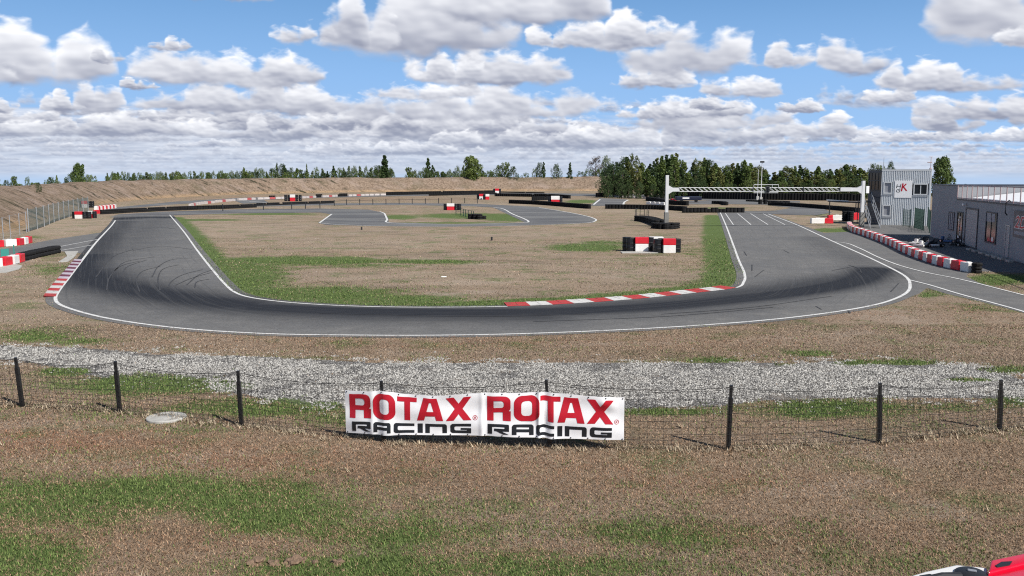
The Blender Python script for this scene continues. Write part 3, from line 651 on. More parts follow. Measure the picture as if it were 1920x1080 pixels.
def asphalt_dark():
    n = NT('far_asphalt'); c = n.noise(.3, 5, .6, n.mapping((.25, 1, 1))); col = n.mix(n.rng(c, .35, .65), (.10, .10, .105), (.185, .185, .18)); return n.done(col, .85, .3)
M['asphalt_far'] = asphalt_dark()
tag(poly_sheet('pit_lane', PIT, .006, M['asphalt']), kind='structure')
tag(poly_sheet('side_road', SIDE, .006, M['asphalt']), kind='structure')
tag(poly_sheet('far_track', S1, .010, M['asphalt_far']), kind='structure')
for i, pl in enumerate((FARB, FAR2, FAR3, FAR4, FAR5)): tag(poly_sheet('far_track', pl, .016+.004*i, M['asphalt_far']), kind='structure')

# white lines and grid slots
lines = MB()
def strip(pts, w, z, px=True, n=8, mb=None, mi=0, smooth=True):
    q = GP(pts) if px else pts
    if smooth and len(q) > 2: q = catmull(q, n)
    a = offset(q, w/2); b = offset(q, -w/2); vs = [(p.x, p.y, z) for p in a]+[(p.x, p.y, z) for p in b]; m = len(a)
    (mb or lines).add(vs, [(i, m+i, m+i+1, i+1) for i in range(m-1)], mi)
def cut(pts, x0, y0, x1, y1): return pts
ki = min(range(len(I0)), key=lambda i: (I0[i]-P(1380,540)).length); ke = min(range(len(I0)), key=lambda i: (I0[i]-P(950,575)).length)
strip(I0[:ki+1], .13, .018, False, smooth=False); strip(I0[ke:], .13, .018, False, smooth=False)
strip(O0[:-6], .14, .018, False, smooth=False)
strip([(1560,453),(1585,456),(1610,465),(1650,484),(1690,499),(1740,512),(1800,524),(1920,554),(2300,650)], .12, .020)
strip([(1700,524),(1740,534),(1800,552),(1920,585),(2300,712)], .13, .020)
strip([(110,463),(183,449)], .10, .014, smooth=False); strip([(110,470.5),(177,459)], .10, .014, smooth=False)
strip([(1360,400),(1375,421.5)], .10, .019, smooth=False); strip([(1383,400.5),(1408,421.5)], .10, .019, smooth=False); strip([(1407,400.5),(1440,421.5)], .10, .019, smooth=False); strip([(1431,401),(1472,421.5)], .10, .019, smooth=False)
strip([(1361,422),(1500,422)], .10, .021, smooth=False); strip([(1352,399.5),(1440,399.5)], .25, .021, smooth=False)
strip([(1440,399),(1462,398),(1485,395)], .25, .024)
strip([(599,418),(622,401.5)], .22, .020, smooth=False); strip([(599,418.6),(640,421.5),(720,424),(850,424.8),(1000,422.3),(1100,418),(1117,414),(1112,409),(1080,401),(1010,389)], .20, .022)
strip([(712,397),(720,400),(723,405),(726,412),(728,417.5),(760,419.5),(850,420.8),(985,417.5),(991,416),(960,401),(940,391),(925,389)], .22, .026)
strip([(455,376.5),(500,380)], .35, .030, smooth=False); strip([(1113,384),(1125,374)], .35, .034, smooth=False); strip([(1168,386),(1171,379),(1178,375)], .35, .034)
def worn(name, c, w):
    n = NT(name); a = n.noise(2.2, 5, .75); b = n.noise(11, 4, .7); col = n.mix(n.rng(n.math('ADD', n.math('MULTIPLY', a, .55), n.math('MULTIPLY', b, .45)), .50, .60, 0, .62), c, w); return n.done(col, .7, .3)
M['whitel'] = worn('worn_white_line', (.70, .70, .68), (.26, .255, .25)); M['kred'] = worn('worn_kerb_red', (.46, .05, .05), (.13, .075, .07)); M['kwhite'] = worn('worn_kerb_white', (.60, .59, .57), (.20, .195, .19))
tag(lines.build('track_lines', M['whitel']), kind='structure')
# kerbs
def kerb(seg, n, w, side, h, mats, name, sub=1):
    mb = MB(); q = resample(seg, n+1); qq = resample(seg, n*4+1); e = offset(qq, side*w)
    for i in range(n):
        for k in range(4):
            a, b = qq[i*4+k], qq[i*4+k+1]; c, d = e[i*4+k+1], e[i*4+k]; z0, z1 = .02, .02+h*(1 if k % 2 else .82)
            vs = [(a.x, a.y, z0), (b.x, b.y, z0), (c.x, c.y, z1), (d.x, d.y, z1), (c.x, c.y, 0), (d.x, d.y, 0)]
            mb.add(vs, [(0, 1, 2, 3), (3, 2, 4, 5)], i % 2+(2 if sub > 1 and i >= sub else 0))
    ob = mb.build(name, mats); tag(ob, kind='structure')
kerb(I0[ki:ke+1], 13, .78, -1, .05, [M['kred'], M['kwhite']], 'inner_kerb')
a = min(range(len(O0)), key=lambda i: (O0[i]-P(106,556)).length); b = min(range(len(O0)), key=lambda i: (O0[i]-P(155,487)).length)
kerb(O0[a:b+1], 18, .46, 1, .04, [M['kred'], M['kwhite'], M['kpurple'], M['klilac']], 'outer_kerb', 7)
# curved tyre marks left by karts
sk = MB(); rs = random.Random(8)
for pts in [[(315,540),(322,528),(345,515),(380,506)],[(262,548),(256,525),(270,508),(300,500)],[(300,545),(297,520),(310,503),(335,497)],[(330,535),(360,522),(395,512)],[(228,520),(240,500),(275,488)],[(200,545),(206,520),(230,498),(262,490)],[(1395,472),(1400,480)],[(1410,497),(1410,508)],[(1415,520),(1432,507)],[(1590,497),(1610,504),(1615,512)],[(1590,583),(1594,588)],[(1530,575),(1540,581)],[(1670,548),(1685,532)],[(285,520),(300,498),(330,486),(360,484)],[(350,535),(375,515),(400,506)],[(180,520),(215,480),(250,468)],[(365,540),(372,528),(392,524)],[(215,508),(240,490),(290,482)],[(1000,604),(1250,594),(1450,577)],
            [(240,431),(300,427),(330,430)],[(250,470),(300,462),(360,468)],[(1470,470),(1480,475)],[(1560,508),(1600,500)],[(1240,590),(1400,578),(1560,556)],[(600,588),(900,594),(1100,590)]]:
    strip(pts, .06, .0225, mb=sk)
tag(sk.build('skid_marks', mat('skid_rubber', (.052, .052, .055), .8, var=.25, vscale=1.2)), kind='structure')
# ------------------------------------------------------------------ control tower
def lerp(a, b, t): return a+(b-a)*t
def face_fn(A, B, H):                      # maps (u along A->B, v up) and a push-out w to a point
    n = (B-A).cross(Vector((0, 0, 1))).normalized()        # outward for a wall walked left to right as seen
    return (lambda u, v, w=0.0: A+(B-A)*u+Vector((0, 0, H*v))+n*w), n
def pane(mb, fn, u0, u1, v0, v1, w0, w1, mi=0):            # slab on a facade
    a, b = fn(u0, v0, w0), fn(u1, v0, w0); c = fn(u0, v1, w0); d = fn(u0, v0, w1)
    mb.par(a, b-a, d-a, c-a, mi)
def frame(mb, fn, u0, u1, v0, v1, t, tv, w0, w1):
    pane(mb, fn, u0, u1, v0, v0+tv, w0, w1); pane(mb, fn, u0, u1, v1-tv, v1, w0, w1)
    pane(mb, fn, u0, u0+t, v0+tv, v1-tv, w0, w1); pane(mb, fn, u1-t, u1, v0+tv, v1-tv, w0, w1)
def text_mesh(name, s, size, fn, u0, v0, W, H, m, parent, shear=0.0, ext=.01, bold=0.0, push=.02, sx=1.0):
    cu = bpy.data.curves.new('t', 'FONT'); cu.body = s; cu.size = size; cu.extrude = 0; cu.shear = shear; cu.offset = bold; cu.resolution_u = 3
    ob = bpy.data.objects.new('t', cu); COL.objects.link(ob); dg = bpy.context.evaluated_depsgraph_get(); me0 = ob.evaluated_get(dg).to_mesh()
    mb = MB(); A = fn(u0, v0, push); ex = (fn(u0+.1, v0, push)-A).normalized(); ey = Vector((0, 0, 1)); n = fn(u0, v0, push+1)-A
    vs = [A+ex*v.co.x*sx+ey*v.co.y for v in me0.vertices]; mb.add(vs, [tuple(p.vertices) for p in me0.polygons])
    ob.evaluated_get(dg).to_mesh_clear(); bpy.data.objects.remove(ob); bpy.data.curves.remove(cu)
    return mb.build(name, m, parent)
def make_tower():
    A, B, C = P(1650, 421.5), P(1741, 423.5), P(1625, 418.3); D = B+(C-A); H = ZT(A, 319)
    t = thing('control_tower', 'two storey control tower in pale corrugated cladding with dark glazed left side', 'building', A)
    F, n = face_fn(A, B, H); W = (B-A).length
    mb = MB(); depth = (C-A)
    # core block set back behind the cladding
    mb.par(A-n*.02, (B-A), depth, Vector((0, 0, H-.02))); mb.build('wall', M['dclad'], t)
    # corrugation: ribs as one folded sheet, leaving the openings
    mb = MB(); op = [(.035,.215,.57,.79), (.035,.215,.155,.37), (.655,.945,.55,.76)]
    k = 27; 
    for i in range(k):
        u0, u1 = i/k, (i+1)/k; um = (u0+u1)/2; cuts = [0]
        for a, b, c, d in sorted(op, key=lambda o: o[2]):
            if a-.01 < um < b+.01: cuts += [c, d]
        cuts.append(1)
        for j in range(0, len(cuts), 2):
            v0, v1 = cuts[j], cuts[j+1]; e = (u1-u0)
            pts = [(u0, .0), (u0+.40*e, .0), (u0+.52*e, .09), (u0+.88*e, .09), (u1, .0)]
            for (ua, wa), (ub, wb) in zip(pts, pts[1:]): mb.quad(F(ua, v0, wa), F(ub, v0, wb), F(ub, v1, wb), F(ua, v1, wa))
    mb.build('front_cladding', M['clad'], t)
    mb = MB(); pane(mb, F, -.012, .012, 0, 1, .0, .07); pane(mb, F, .985, 1.012, 0, 1, 0, .07); pane(mb, F, -.012, 1.012, .985, 1.012, .0, .10); pane(mb, F, .25, .265, 0, .985, .046, .06); mb.build('corner_trim', M['trim'], t)
    mb = MB(); mb.par(A+Vector((0, 0, H))+n*.08-(B-A).normalized()*.05, (B-A)*1.02, depth*1.02-n*.1, Vector((0, 0, .08))); mb.build('roof', M['dclad'], t)
    for (a, b, c, d), kind in zip(op, 'lbw'):
        f = MB(); frame(f, F, a, b, c, d, .022, .022, -.0, .115); 
        if kind == 'w': pane(f, F, .792, .808, c+.022, d-.022, 0, .07)
        wo = f.build('window', M['trim'], t)
        g = MB(); pane(g, F, a+.022, b-.022, c+.022, d-.022, -.01, .012); g.build('pane', M['glass'] if kind == 'w' else M['blind'], wo)
        s = MB(); pane(s, F, a-.01, b+.01, c-.03, c-.005, .0, .13); s.build('sill', M['galv'], wo)
    # sign
    s = MB(); pane(s, F, .27, .625, .50, .81, .085, .125); so = s.build('sign_board', M['sign'], t)
    hgt = H*.31
    def st(pts, w, m, nm):
        b = MB()
        for (x0, y0), (x1, y1) in zip(pts, pts[1:]):
            p0, p1 = F(.27+.355*x0, .50+.31*y0, .130), F(.27+.355*x1, .50+.31*y1, .130); d = (p1-p0).normalized(); s_ = d.cross(n)*w*.5
            b.quad(p0-s_, p1-s_, p1+s_, p0+s_)
        return b
    def letters(polys, m, nm):
        for pl, w in polys: q = st(pl, w, m, nm); q.build(nm, m, so)
    letters([([(.14,.78),(.10,.56)],.07), ([(.13,.67),(.34,.67)],.06), ([(.36,.82),(.30,.54)],.07), ([(.34,.50),(.16,.48),(.09,.40),(.14,.33),(.28,.33),(.32,.42),(.22,.42)],.06)], M['bblk'], 'black_stroke')
    letters([([(.47,.84),(.40,.38)],.14), ([(.44,.58),(.66,.82)],.12), ([(.50,.64),(.70,.40)],.14)], M['bred'], 'red_stroke')
    # left side: dark glazed room above, plain below
    G, gn = face_fn(C, A, H); fr = MB(); frame(fr, G, .02, .98, .62, .965, .04, .02, 0, .06)
    for u in (.25, .5, .74): pane(fr, G, u-.015, u+.015, .64, .945, 0, .055)
    pane(fr, G, .06, .94, .80, .82, 0, .05); wo = fr.build('window', M['dark'], t); wo['label'] = 'dark control room glazing'
    g = MB(); pane(g, G, .06, .94, .64, .945, -.01, .02); g.build('pane', M['glass'], wo)
    c = MB(); pts = [G(.1, .60, .05), G(.3, .54, .05), G(.6, .50, .05), G(.85, .49, .05)]; c.tube(pts, .03, 5); c.build('cable', M['dark'], t)
    # outside stair with white rails up the left side
    S0, S1 = P(1634, 431), G(.62, .38, .3); sd_ = (P(1640, 431)-P(1628, 431)).normalized(); 
    top = Vector((G(.55, 0, .9).x, G(.55, 0, .9).y, H*.42)); bot = P(1641, 428.5)
    w = Vector((1.0, 0, 0))*.95; st_ = thing('stair', None, None, (0, 0, 0)); st_.parent = t; st_.location = (0, 0, 0)
    mb = MB()
    nst = 12
    for i in range(nst): q = bot.lerp(top, (i+.5)/nst); mb.par(q-w/2, w, (top-bot).normalized()*.0+Vector(((top-bot).x, (top-bot).y, 0)).normalized()*.24, Vector((0, 0, .04)))
    mb.build('tread', M['dark'], st_)
    mb = MB()
    for sgn in (-.5, .5):
        a, b = bot+w*sgn, top+w*sgn; mb.tube([a+Vector((0,0,.05)), b+Vector((0,0,.05))], .05, 5); mb.tube([a+Vector((0,0,.95)), b+Vector((0,0,.95))], .035, 5); mb.tube([a+Vector((0,0,.5)), b+Vector((0,0,.5))], .025, 5)
        for i in range(5): q = a.lerp(b, i/4); mb.tube([q, q+Vector((0,0,.95))], .03, 5)
    mb.build('handrail', M['galv'], st_)
    # landing
    mb = MB(); mb.par(top-w*.6, w*1.2, Vector((0, 1.1, 0)), Vector((0, 0, .08))); 
    for x, y in ((-.55, 1.0), (.55, 1.0), (-.55, .1)): q = top+w*x+Vector((0, y, 0)); mb.tube([Vector((q.x, q.y, 0)), q], .04, 5)
    mb.build('landing', M['dark'], st_)
    # rooftop masts
    mb = MB(); q = F(.0, 1, -1.0); mb.tube([q, q+Vector((0, 0, 1.35))], [.05, .02], 5); mb.build('antenna', M['galv'], t)
    mb = MB(); q = F(.975, 1, -.4); mb.tube([q, q+Vector((0, 0, 1.35))], .03, 5); mb.tube([q+Vector((-.35, 0, .78)), q+Vector((.1, 0, .78))], .05, 5); mb.tube([q+Vector((-.2, 0, 1.33)), q+Vector((.15, 0, 1.33))], .025, 5); mb.lathe(q, [(.12, 0), (.16, .12), (.05, .25)], 8); mb.build('weather_mast', M['copper'], t)
    return A, B, C
TA, TB, TC = make_tower()

# green mesh gate panels in front of the tower
def mesh_panel(name, label, cat, a, b, h, group=None, pleat=.12, m='green', posts=True):
    t = thing(name, label, cat, a, group=group); mb = MB(); d = b-a; L_ = d.length; d.normalize(); n = max(2, int(L_/pleat))
    for i in range(n+1): q = a+d*(L_*i/n); mb.tube([q+Vector((0, 0, .05)), q+Vector((0, 0, h))], .009, 3, cap=False)
    for k in range(7): z = .08+(h-.12)*k/6; mb.tube([a+Vector((0, 0, z)), b+Vector((0, 0, z))], .009, 3, cap=False)
    mb.build('mesh_panel', M[m], t)
    if posts:
        for q in (a, b): mb = MB(); mb.tube([q, q+Vector((0, 0, h+.08))], .045, 6); mb.build('post', M[m], t)
    return t
mesh_panel('fence_panel', 'green wire mesh panel leaning open by the tower wall, the left one', 'fence panel', P(1693, 424.5), P(1706, 427), 1.75, 'mesh panels before the tower')
mesh_panel('fence_panel', 'dark green mesh gate panel before the tower, nearest its right corner', 'fence panel', P(1714, 428), P(1731, 433), 2.0, 'mesh panels before the tower', pleat=.08)
mesh_panel('fence_panel', 'green mesh panel closing the gap between tower and long grey building', 'fence panel', P(1739, 425), P(1743, 437), 1.9, 'mesh panels before the tower', pleat=.08)

# ------------------------------------------------------------------ long grey building with roof terrace
def make_clubhouse():
    A, Cn = P(1744, 443.5), P(1920, 494.5); d = (Cn-A).normalized(); E_ = A+d*42.0; B = P(1803, 457)
    B = A+d*((B-A).dot(d)); up = Vector((0, 0, 1)); n = d.cross(up).normalized()         # points left, towards the track
    back = -n; t = thing('clubhouse', 'long low grey rendered building with roof terrace, right edge of the view', 'building', A)
    H1, H2 = 4.35, 3.32; D_ = 19.0
    w = MB(); w.par(A, B-A, back*D_, up*H1); w.par(B+d*.003, E_-B, back*D_, up*H2); w.build('wall', M['render'], t)
    w = MB(); w.par(A-d*.05+n*.05+up*H1, (B-A)+d*.1, back*(D_+.1), up*.07); w.par(B+d*.06+n*.06+up*H2, E_-B, back*.30, up*.10); w.build('roof_edge', M['dclad'], t)
    # terrace: floor and pale raised parapet behind the rail
    w = MB(); w.par(B+d*.06+back*.26+up*H2, E_-B, back*(D_-.6), up*.04); w.build('terrace', M['parapet'], t)
    w = MB(); a_, b_ = B+d*.1+back*1.0+up*(H2+.12), E_+back*1.0+up*(H2+.12); rise = back*6.6+up*.80; w.par(a_, b_-a_, rise, up*.05); w.par(a_+rise+up*-.9, b_-a_, back*.12, up*.98); w.build('roof_slope', M['parapet'], t)
    r = MB(); L_ = (E_-B).length; k = 0; q0 = B+d*.1+n*.02+up*(H2+.1)
    while k*1.35 < L_: q = q0+d*(k*1.35); r.tube([q, q+up*1.0], .035, 6); k += 1
    for z in (.06, 1.0): r.tube([q0+up*z, q0+d*(L_-.2)+up*z], .032, 6)
    r.build('railing', M['copper'], t)
    r = MB(); k = 0; q0 = B+d*.1+back*7.8+up*(H2+.85)
    while k*.16 < L_: q = q0+d*(k*.16); r.tube([q, q+up*.42], .018, 3, cap=False); k += 1
    r.tube([q0+up*.44, q0+d*(L_-.2)+up*.44], .03, 5); r.build('far_railing', M['dark'], t)
    # openings; along = distance from A found from the photo column of the foot
    def al(px):                            # distance along the facade seen at a photo column
        lo, hi = 0.0, 42.0
        for _ in range(40):
            m = (lo+hi)/2; q = A+d*m; x = float(topx(np.array(q.x), np.array(q.y))[0])
            if x < px: lo = m
            else: hi = m
        return lo
    def zat(px, py): q = A+d*al(px); return ZT(q, py)
    def fn(u, v, w=0.0): return A+d*u+up*v+n*w
    def slab(mb, u0, u1, v0, v1, w0, w1): mb.par(fn(u0, v0, w0), d*(u1-u0), n*(w1-w0), up*(v1-v0))
    def opening(nm, px0, px1, z0, z1, fm, pm, sub='pane', bars=0, fr=.07, inset=False, label=None):
        u0, u1 = al(px0), al(px1); f = MB(); slab(f, u0, u1, z1-fr, z1, 0, .06); slab(f, u0, u1, z0, z0+fr, 0, .07); slab(f, u0, u0+fr, z0+fr, z1-fr, 0, .06); slab(f, u1-fr, u1, z0+fr, z1-fr, 0, .06)
        for b in range(bars): uu = u0+(u1-u0)*(b+1)/(bars+1); slab(f, uu-.02, uu+.02, z0+fr, z1-fr, 0, .05)
        o = f.build(nm, M[fm], t); g = MB(); slab(g, u0+fr, u1-fr, z0+fr, z1-fr, -.0, .02); g.build(sub, M[pm], o)
        if label: o['label'] = label
        return o, u0, u1
    w1_, a, b = opening('window', 1777, 1787, .95, 2.35, 'dclad', 'blind', bars=2, label='small barred window')
    d1, a, b = opening('door', 1793, 1803, .02, 2.45, 'dark', 'glass', sub='glazing', bars=1, label='glazed door with pale stickers')
    rs = random.Random(2)
    for i in range(9): s = MB(); u = a+.15+rs.random()*(b-a-.6); v = .3+i*.21; slab(s, u, u+.25+rs.random()*.2, v, v+.10+rs.random()*.08, .021, .026); s.build('sticker', M['white'], d1)
    r1, a, b = opening('roller_door', 1808, 1831, .02, 2.85, 'dclad', 'door', sub='shutter', fr=.12, label='tall pale roller door')
    s = MB()
    for i in range(14): z = .25+i*.18; slab(s, a+.13, b-.13, z, z+.02, .02, .035)
    s.build('slat_line', M['door'], r1)
    w2_, a, b = opening('window', 1846, 1866, .70, 2.75, 'dclad', 'glass', bars=1, label='tall window with posters')
    s = MB(); slab(s, a+.1, b-.5, 2.1, 2.66, .021, .03); s.build('notice', M['blind'], w2_)
    s = MB(); slab(s, a+.5, b-.45, .80, 1.05, .021, .03); s.build('red_poster', M['bred'], w2_)
    s = MB(); slab(s, b-1.0, b-.55, .85, 1.12, .031, .036); s.build('white_card', M['white'], w2_)
    opening('door', 1883, 1891, .02, 2.1, 'galv', 'door', sub='leaf', label='narrow pale side door')
    # printed board with big tilted letters
    u0, u1 = al(1897), al(1944); o = MB(); slab(o, u0, u1, 1.45, 3.05, .0, .05); bo = o.build('poster', M['poster'], t)
    text_mesh('white_letters', '2DK', 1.0, lambda u, v, w=0.0: fn(u, v, w), u0+.25, 2.02, 1, 1, M['white'], bo, .25, bold=.05, push=.056, sx=1.7)
    text_mesh('red_letters', '2DK', 1.0, lambda u, v, w=0.0: fn(u, v, w), u0+.25, 2.02, 1, 1, M['bred'], bo, .25, bold=.01, push=.062, sx=1.7)
    o = MB(); slab(o, u0+.3, u1-1.0, 1.62, 1.82, .051, .056); o.build('caption_strip', M['blind'], bo)
    # lamp, camera and bent pipe
    o = MB(); u = al(1808); o.bbox(fn(u, 3.05, .18), (.22, .22, .16), .03); o.build('wall_lamp', M['white'], t)
    o = MB(); u = al(1890); o.tube([fn(u, 3.5, .02), fn(u, 3.62, .15), fn(u, 3.45, .32), fn(u, 2.85, .33), fn(u, 2.7, .2)], .04, 6); o.build('bent_pipe', M['dark'], t)
    o = MB(); q = fn(al(1908), H2+.75, -5.2); o.lathe(q, [(.25, 0), (.25, .35), (.42, .4), (.42, .75), (.12, .85)], 10); o.build('roof_vent', M['concrete'], t)
    # kerb stones along the wall foot
    for i, x in enumerate((1834, 1845, 1858, 1872, 1884, 1896, 1911)):
        q = A+d*al(x)+n*.55; o = MB(); o.bbox((q.x, q.y, .07), (.28, .8, .14), .03, math.atan2(d.y, d.x)-math.pi/2); ob = o.build('kerb_stone', M['concrete'], org=(q.x, q.y, 0)); tag(ob, 'pale kerb stone on the ground along the grey building, %s from the far end' % nth(i+1), 'kerb stone', 'kerb stones by the grey building')
    return A, d, n
KA, KD, KN = make_clubhouse()

# ------------------------------------------------------------------ red and white blocks
def block_mesh(m, name='block'):
    mb = MB(); mb.bbox((0, 0, .25), (.97, .46, .50), .035); mb.bbox((0, 0, .51), (.30, .20, .05), .015); mb.bbox((.2, 0, .06), (.2, .48, .06), .01); mb.bbox((-.2, 0, .06), (.2, .48, .06), .01)
    return mb.mesh(name, m)
BM = {k: block_mesh(M[k]) for k in ('red', 'white', 'fadew', 'fader')}
def block_row(pts, labelf, group, start='white', h=1.0, length_=1.0, z=0, pattern=None, gap=0.0):
    q = catmull(GP(pts), 8); n = max(1, int(round(length(q)/(length_+gap)))); q = resample(q, n+1); out = []
    for i in range(n):
        a, b = q[i], q[i+1]; c = (a+b)/2; col = pattern[i % len(pattern)] if pattern else ('white', 'red')[(i+(start == 'red')) % 2]
        o = bpy.data.objects.new('barrier_block', BM[col]); COL.objects.link(o); o.location = (c.x, c.y, z); o.rotation_euler = (0, 0, math.atan2((b-a).y, (b-a).x)+random.uniform(-.02, .02)); o.scale = (length_*.90, 1, h)
        tag(o, labelf(col, i+1, n), 'barrier block', group); out.append(o)
    return out
block_row([(1824,511),(1779,501.5),(1716,481),(1669,459),(1632,445),(1600,434),(1593,429),(1592,425)], lambda c, i, n: '%s block in the pit wall, %s from its near right end' % (c, nth(i)), 'red and white pit wall blocks', 'white')
block_row([(-60,469),(0,463),(28,461),(56,455)], lambda c, i, n: '%s block behind the side road at the left edge, %s from the right' % (c, nth(n+1-i)), 'blocks behind the side road', 'red', pattern=['white','red'] if False else None)
block_row([(-50,507),(0,500),(16,497),(41,490)], lambda c, i, n: '%s block before the black tyre wall at the left edge, %s from the right' % (c, nth(n+1-i)), 'blocks before the left tyre wall', 'red')
block_row([(179,394.5),(216,390.5)], lambda c, i, n: '%s block in the short far row left of the track, %s from the left' % (c, nth(i)), 'short far row of blocks', 'white', h=1.2, length_=.8)
block_row([(178,401),(192,400)], lambda c, i, n: 'faded red block between marker drums and tyre wall, %s from the left' % nth(i), 'faded red blocks', 'red', pattern=['red'])
far = [((356,387.5),(372,384),(390,382),(401,381)), ((404,380),(420,378.5),(440,376.8)), ((446,376),(478,374.4)), ((482,374.3),(505,373.6),(536,372.6)), ((566,372.2),(592,370.6)), ((604,370.2),(633,368.6)), ((652,368.3),(700,366.6),(724,366.2))]
fi = [0]
for seg in far:
    def lf(c, i, n): fi[0] += 1; return 'small %s block in the far line across the circuit, %s from the left' % ({'fadew': 'faded white', 'fader': 'faded red'}[c], nth(fi[0]))
    block_row(list(seg), lf, 'far line of white and red blocks', pattern=['fadew','fadew','fader','fadew','fadew','fadew'], h=.9, length_=1.9)
block_row([(1137,369),(1213,373)], lambda c, i, n: 'pale block in the low wall before the wood, %s from the left' % nth(i), 'low pale wall before the wood', pattern=['fadew'], h=.8, length_=2.0)
block_row([(1213,383),(1248,385)], lambda c, i, n: 'white block on the verge left of the gantry post, %s from the left' % nth(i), 'white blocks left of the gantry', pattern=['white'], h=1.0, length_=1.6)
block_row([(1258,378.5),(1267,379)], lambda c, i, n: 'red block just right of the gantry post, %s from the left' % nth(i), 'red blocks right of the gantry', pattern=['red'], h=1.2)
# jumble right of the start straight
for (x, y, c, rz, z, sc, lab) in [(1533,419,'white',.05,0,(1.55,1,1.15),'long white block lying on dry grass right of the grid, leftmost of the jumble'),(1551,419,'red',-.1,0,(1.2,1,1.1),'dark red block next to the long white one in the jumble'),(1560,413,'red',.1,0,(1.1,1,1.2),'bright red block behind the front row of the jumble'),(1569,413,'white',0,0,(1.3,1,1.2),'white block behind the front row of the jumble'),(1597,411,'white',.2,.0,(1.1,1,1.5),'white block behind the black tyres at the head of the pit wall'),(1605,412,'red',.1,0,(.9,1,1.6),'red block behind the head of the pit wall')]:
    p = P(x, y); o = bpy.data.objects.new('barrier_block', BM[c]); COL.objects.link(o); o.location = (p.x, p.y, z); o.rotation_euler = (0, 0, rz); o.scale = sc; tag(o, lab, 'barrier block', 'jumble of blocks right of the grid')

# ------------------------------------------------------------------ tyre walls
def tyre_wall(pts, h, label, group='black tyre walls', rad=.29, rows=1, name='tyre_wall', jit=.03):
    q = catmull(GP(pts), 6); n = max(1, int(length(q)/(rad*1.55))); q = resample(q, n+1); mb = MB(); k = max(1, int(round(h/.2))); rs = random.Random(int(pts[0][0])); seg = 9
    for i in range(n):
        for r in range(rows):
            c = (q[i]+q[i+1])/2; t = (q[i+1]-q[i]).normalized(); c = c+Vector((-t.y, t.x, 0))*(r*rad*1.9); c += Vector((rs.uniform(-jit, jit), rs.uniform(-jit, jit), 0)); kk = k-(rs.random() < .07)
            prof = []
            for a in range(kk): z = a*h/k; e = h/k; prof += [(rad*.82, z+.005), (rad, z+e*.28), (rad, z+e*.72), (rad*.82, z+e*.97)]
            prof += [(rad*.55, kk*h/k-.01), (rad*.5, kk*h/k-.12)]; mb.lathe((c.x, c.y, 0), prof, seg)
    o = mb.build(name, M['rubber'], org=tuple(GP([pts[0]])[0]), smooth=False); return tag(o, label, 'tyre wall', group)
tyre_wall([(42,489),(75,481),(107,474)], .50, 'long black tyre wall beside the side road, left edge, nearest of all tyre walls', rad=.33)
tyre_wall([(190,402),(240,399),(300,396),(360,393.5),(430,391.3),(480,389)], .62, 'black tyre wall along the far side of the track, top of the left straight')
tyre_wall([(482,386),(540,384),(625,381)], .5, 'thin far tyre wall behind the low posts, left of centre')
tyre_wall([(505,373.4),(516,373.2)], .8, 'very short dark tyre wall left of the far marker drums')
tyre_wall([(593,370.4),(603,370)], .8, 'short dark tyre piece in a gap of the far white line, the left one')
tyre_wall([(634,368.7),(651,368.3)], .8, 'short dark tyre piece in a gap of the far white line, the right one')
tyre_wall([(725,366.2),(800,364.6),(860,363.8),(925,362.3)], .9, 'longest far tyre wall below the embankment, centre', rad=.4)
tyre_wall([(805,367.2),(870,365.6),(930,364.2)], .5, 'low far tyre wall just in front of the longest one', rad=.4)
tyre_wall([(928,368),(980,368.8),(1030,369.8),(1068,372.4)], .8, 'far tyre wall curving down at its right end, above the centre hairpin', rad=.4)
tyre_wall([(938,361),(1020,362.6)], .35, 'thin dark line of tyres farthest off below the embankment', rad=.4)
tyre_wall([(955,381.5),(1000,383.3),(1040,386),(1075,389),(1106,391.5)], .72, 'black tyre wall behind the central hairpin exit', rad=.32)
tyre_wall([(998,376),(1030,375)], .8, 'short tyre stack row left of the small red and white marker', rad=.35)
tyre_wall([(1135,391.5),(1185,392),(1245,393.4),(1286,396)], .72, 'black tyre wall passing behind the gantry left post', rad=.32)
tyre_wall([(1279,399),(1320,398.8),(1395,398.8)], .72, 'black tyre wall at the top of the start straight', rad=.32)
tyre_wall([(1117,369),(1136,369)], 1.0, 'short black tyre block at the left corner of the wood', rad=.4)
tyre_wall([(1213,376),(1235,379),(1262,384),(1290,385.5)], .8, 'winding tyre wall behind the gantry left post', rad=.38)
tyre_wall([(1335,382.5),(1352,383),(1362,385)], .6, 'short tyre row with white tip on the far track', rad=.38)
tyre_wall([(1421,383),(1440,383)], .9, 'short tyre block around the floodlight foot', rad=.4)
tyre_wall([(1441,385),(1470,386.5),(1500,388.5),(1550,392.5),(1590,396),(1618,399.5)], .66, 'long black tyre wall right of the grid, running to the shelter', rad=.32)
tyre_wall([(1400,377.8),(1480,380.5)], .35, 'low line of tyres beyond the grid', rad=.4)
tyre_wall([(1258,371.5),(1330,373),(1420,374.5),(1500,375.5),(1618,377)], 1.5, 'tall dark tyre wall in front of the whole wood', rad=.4, rows=1)
tyre_wall([(1225,427.5),(1238,429.5),(1255,430),(1271,428)], .58, 'dark green black tyre ring around the foot of the gantry left post', rad=.33, rows=2)
tyre_wall([(1192,414),(1208,416),(1222,420),(1232,424)], .62, 'black tyre stack with wire cage behind the gantry left post', rad=.33, rows=2)
tyre_wall([(879,410.5),(903,411.5)], .62, 'black tyre bundle at the end of the small green fence, centre island', rad=.36, rows=2)
tyre_wall([(1829,512.5),(1833,511.5)], .56, 'stack of black tyres ending the pit wall, nearest the camera', rad=.27)
tyre_wall([(1579,414.5),(1592,414.5),(1596,416)], 1.15, 'tall pile of dark tyres at the head of the pit wall', rad=.32)
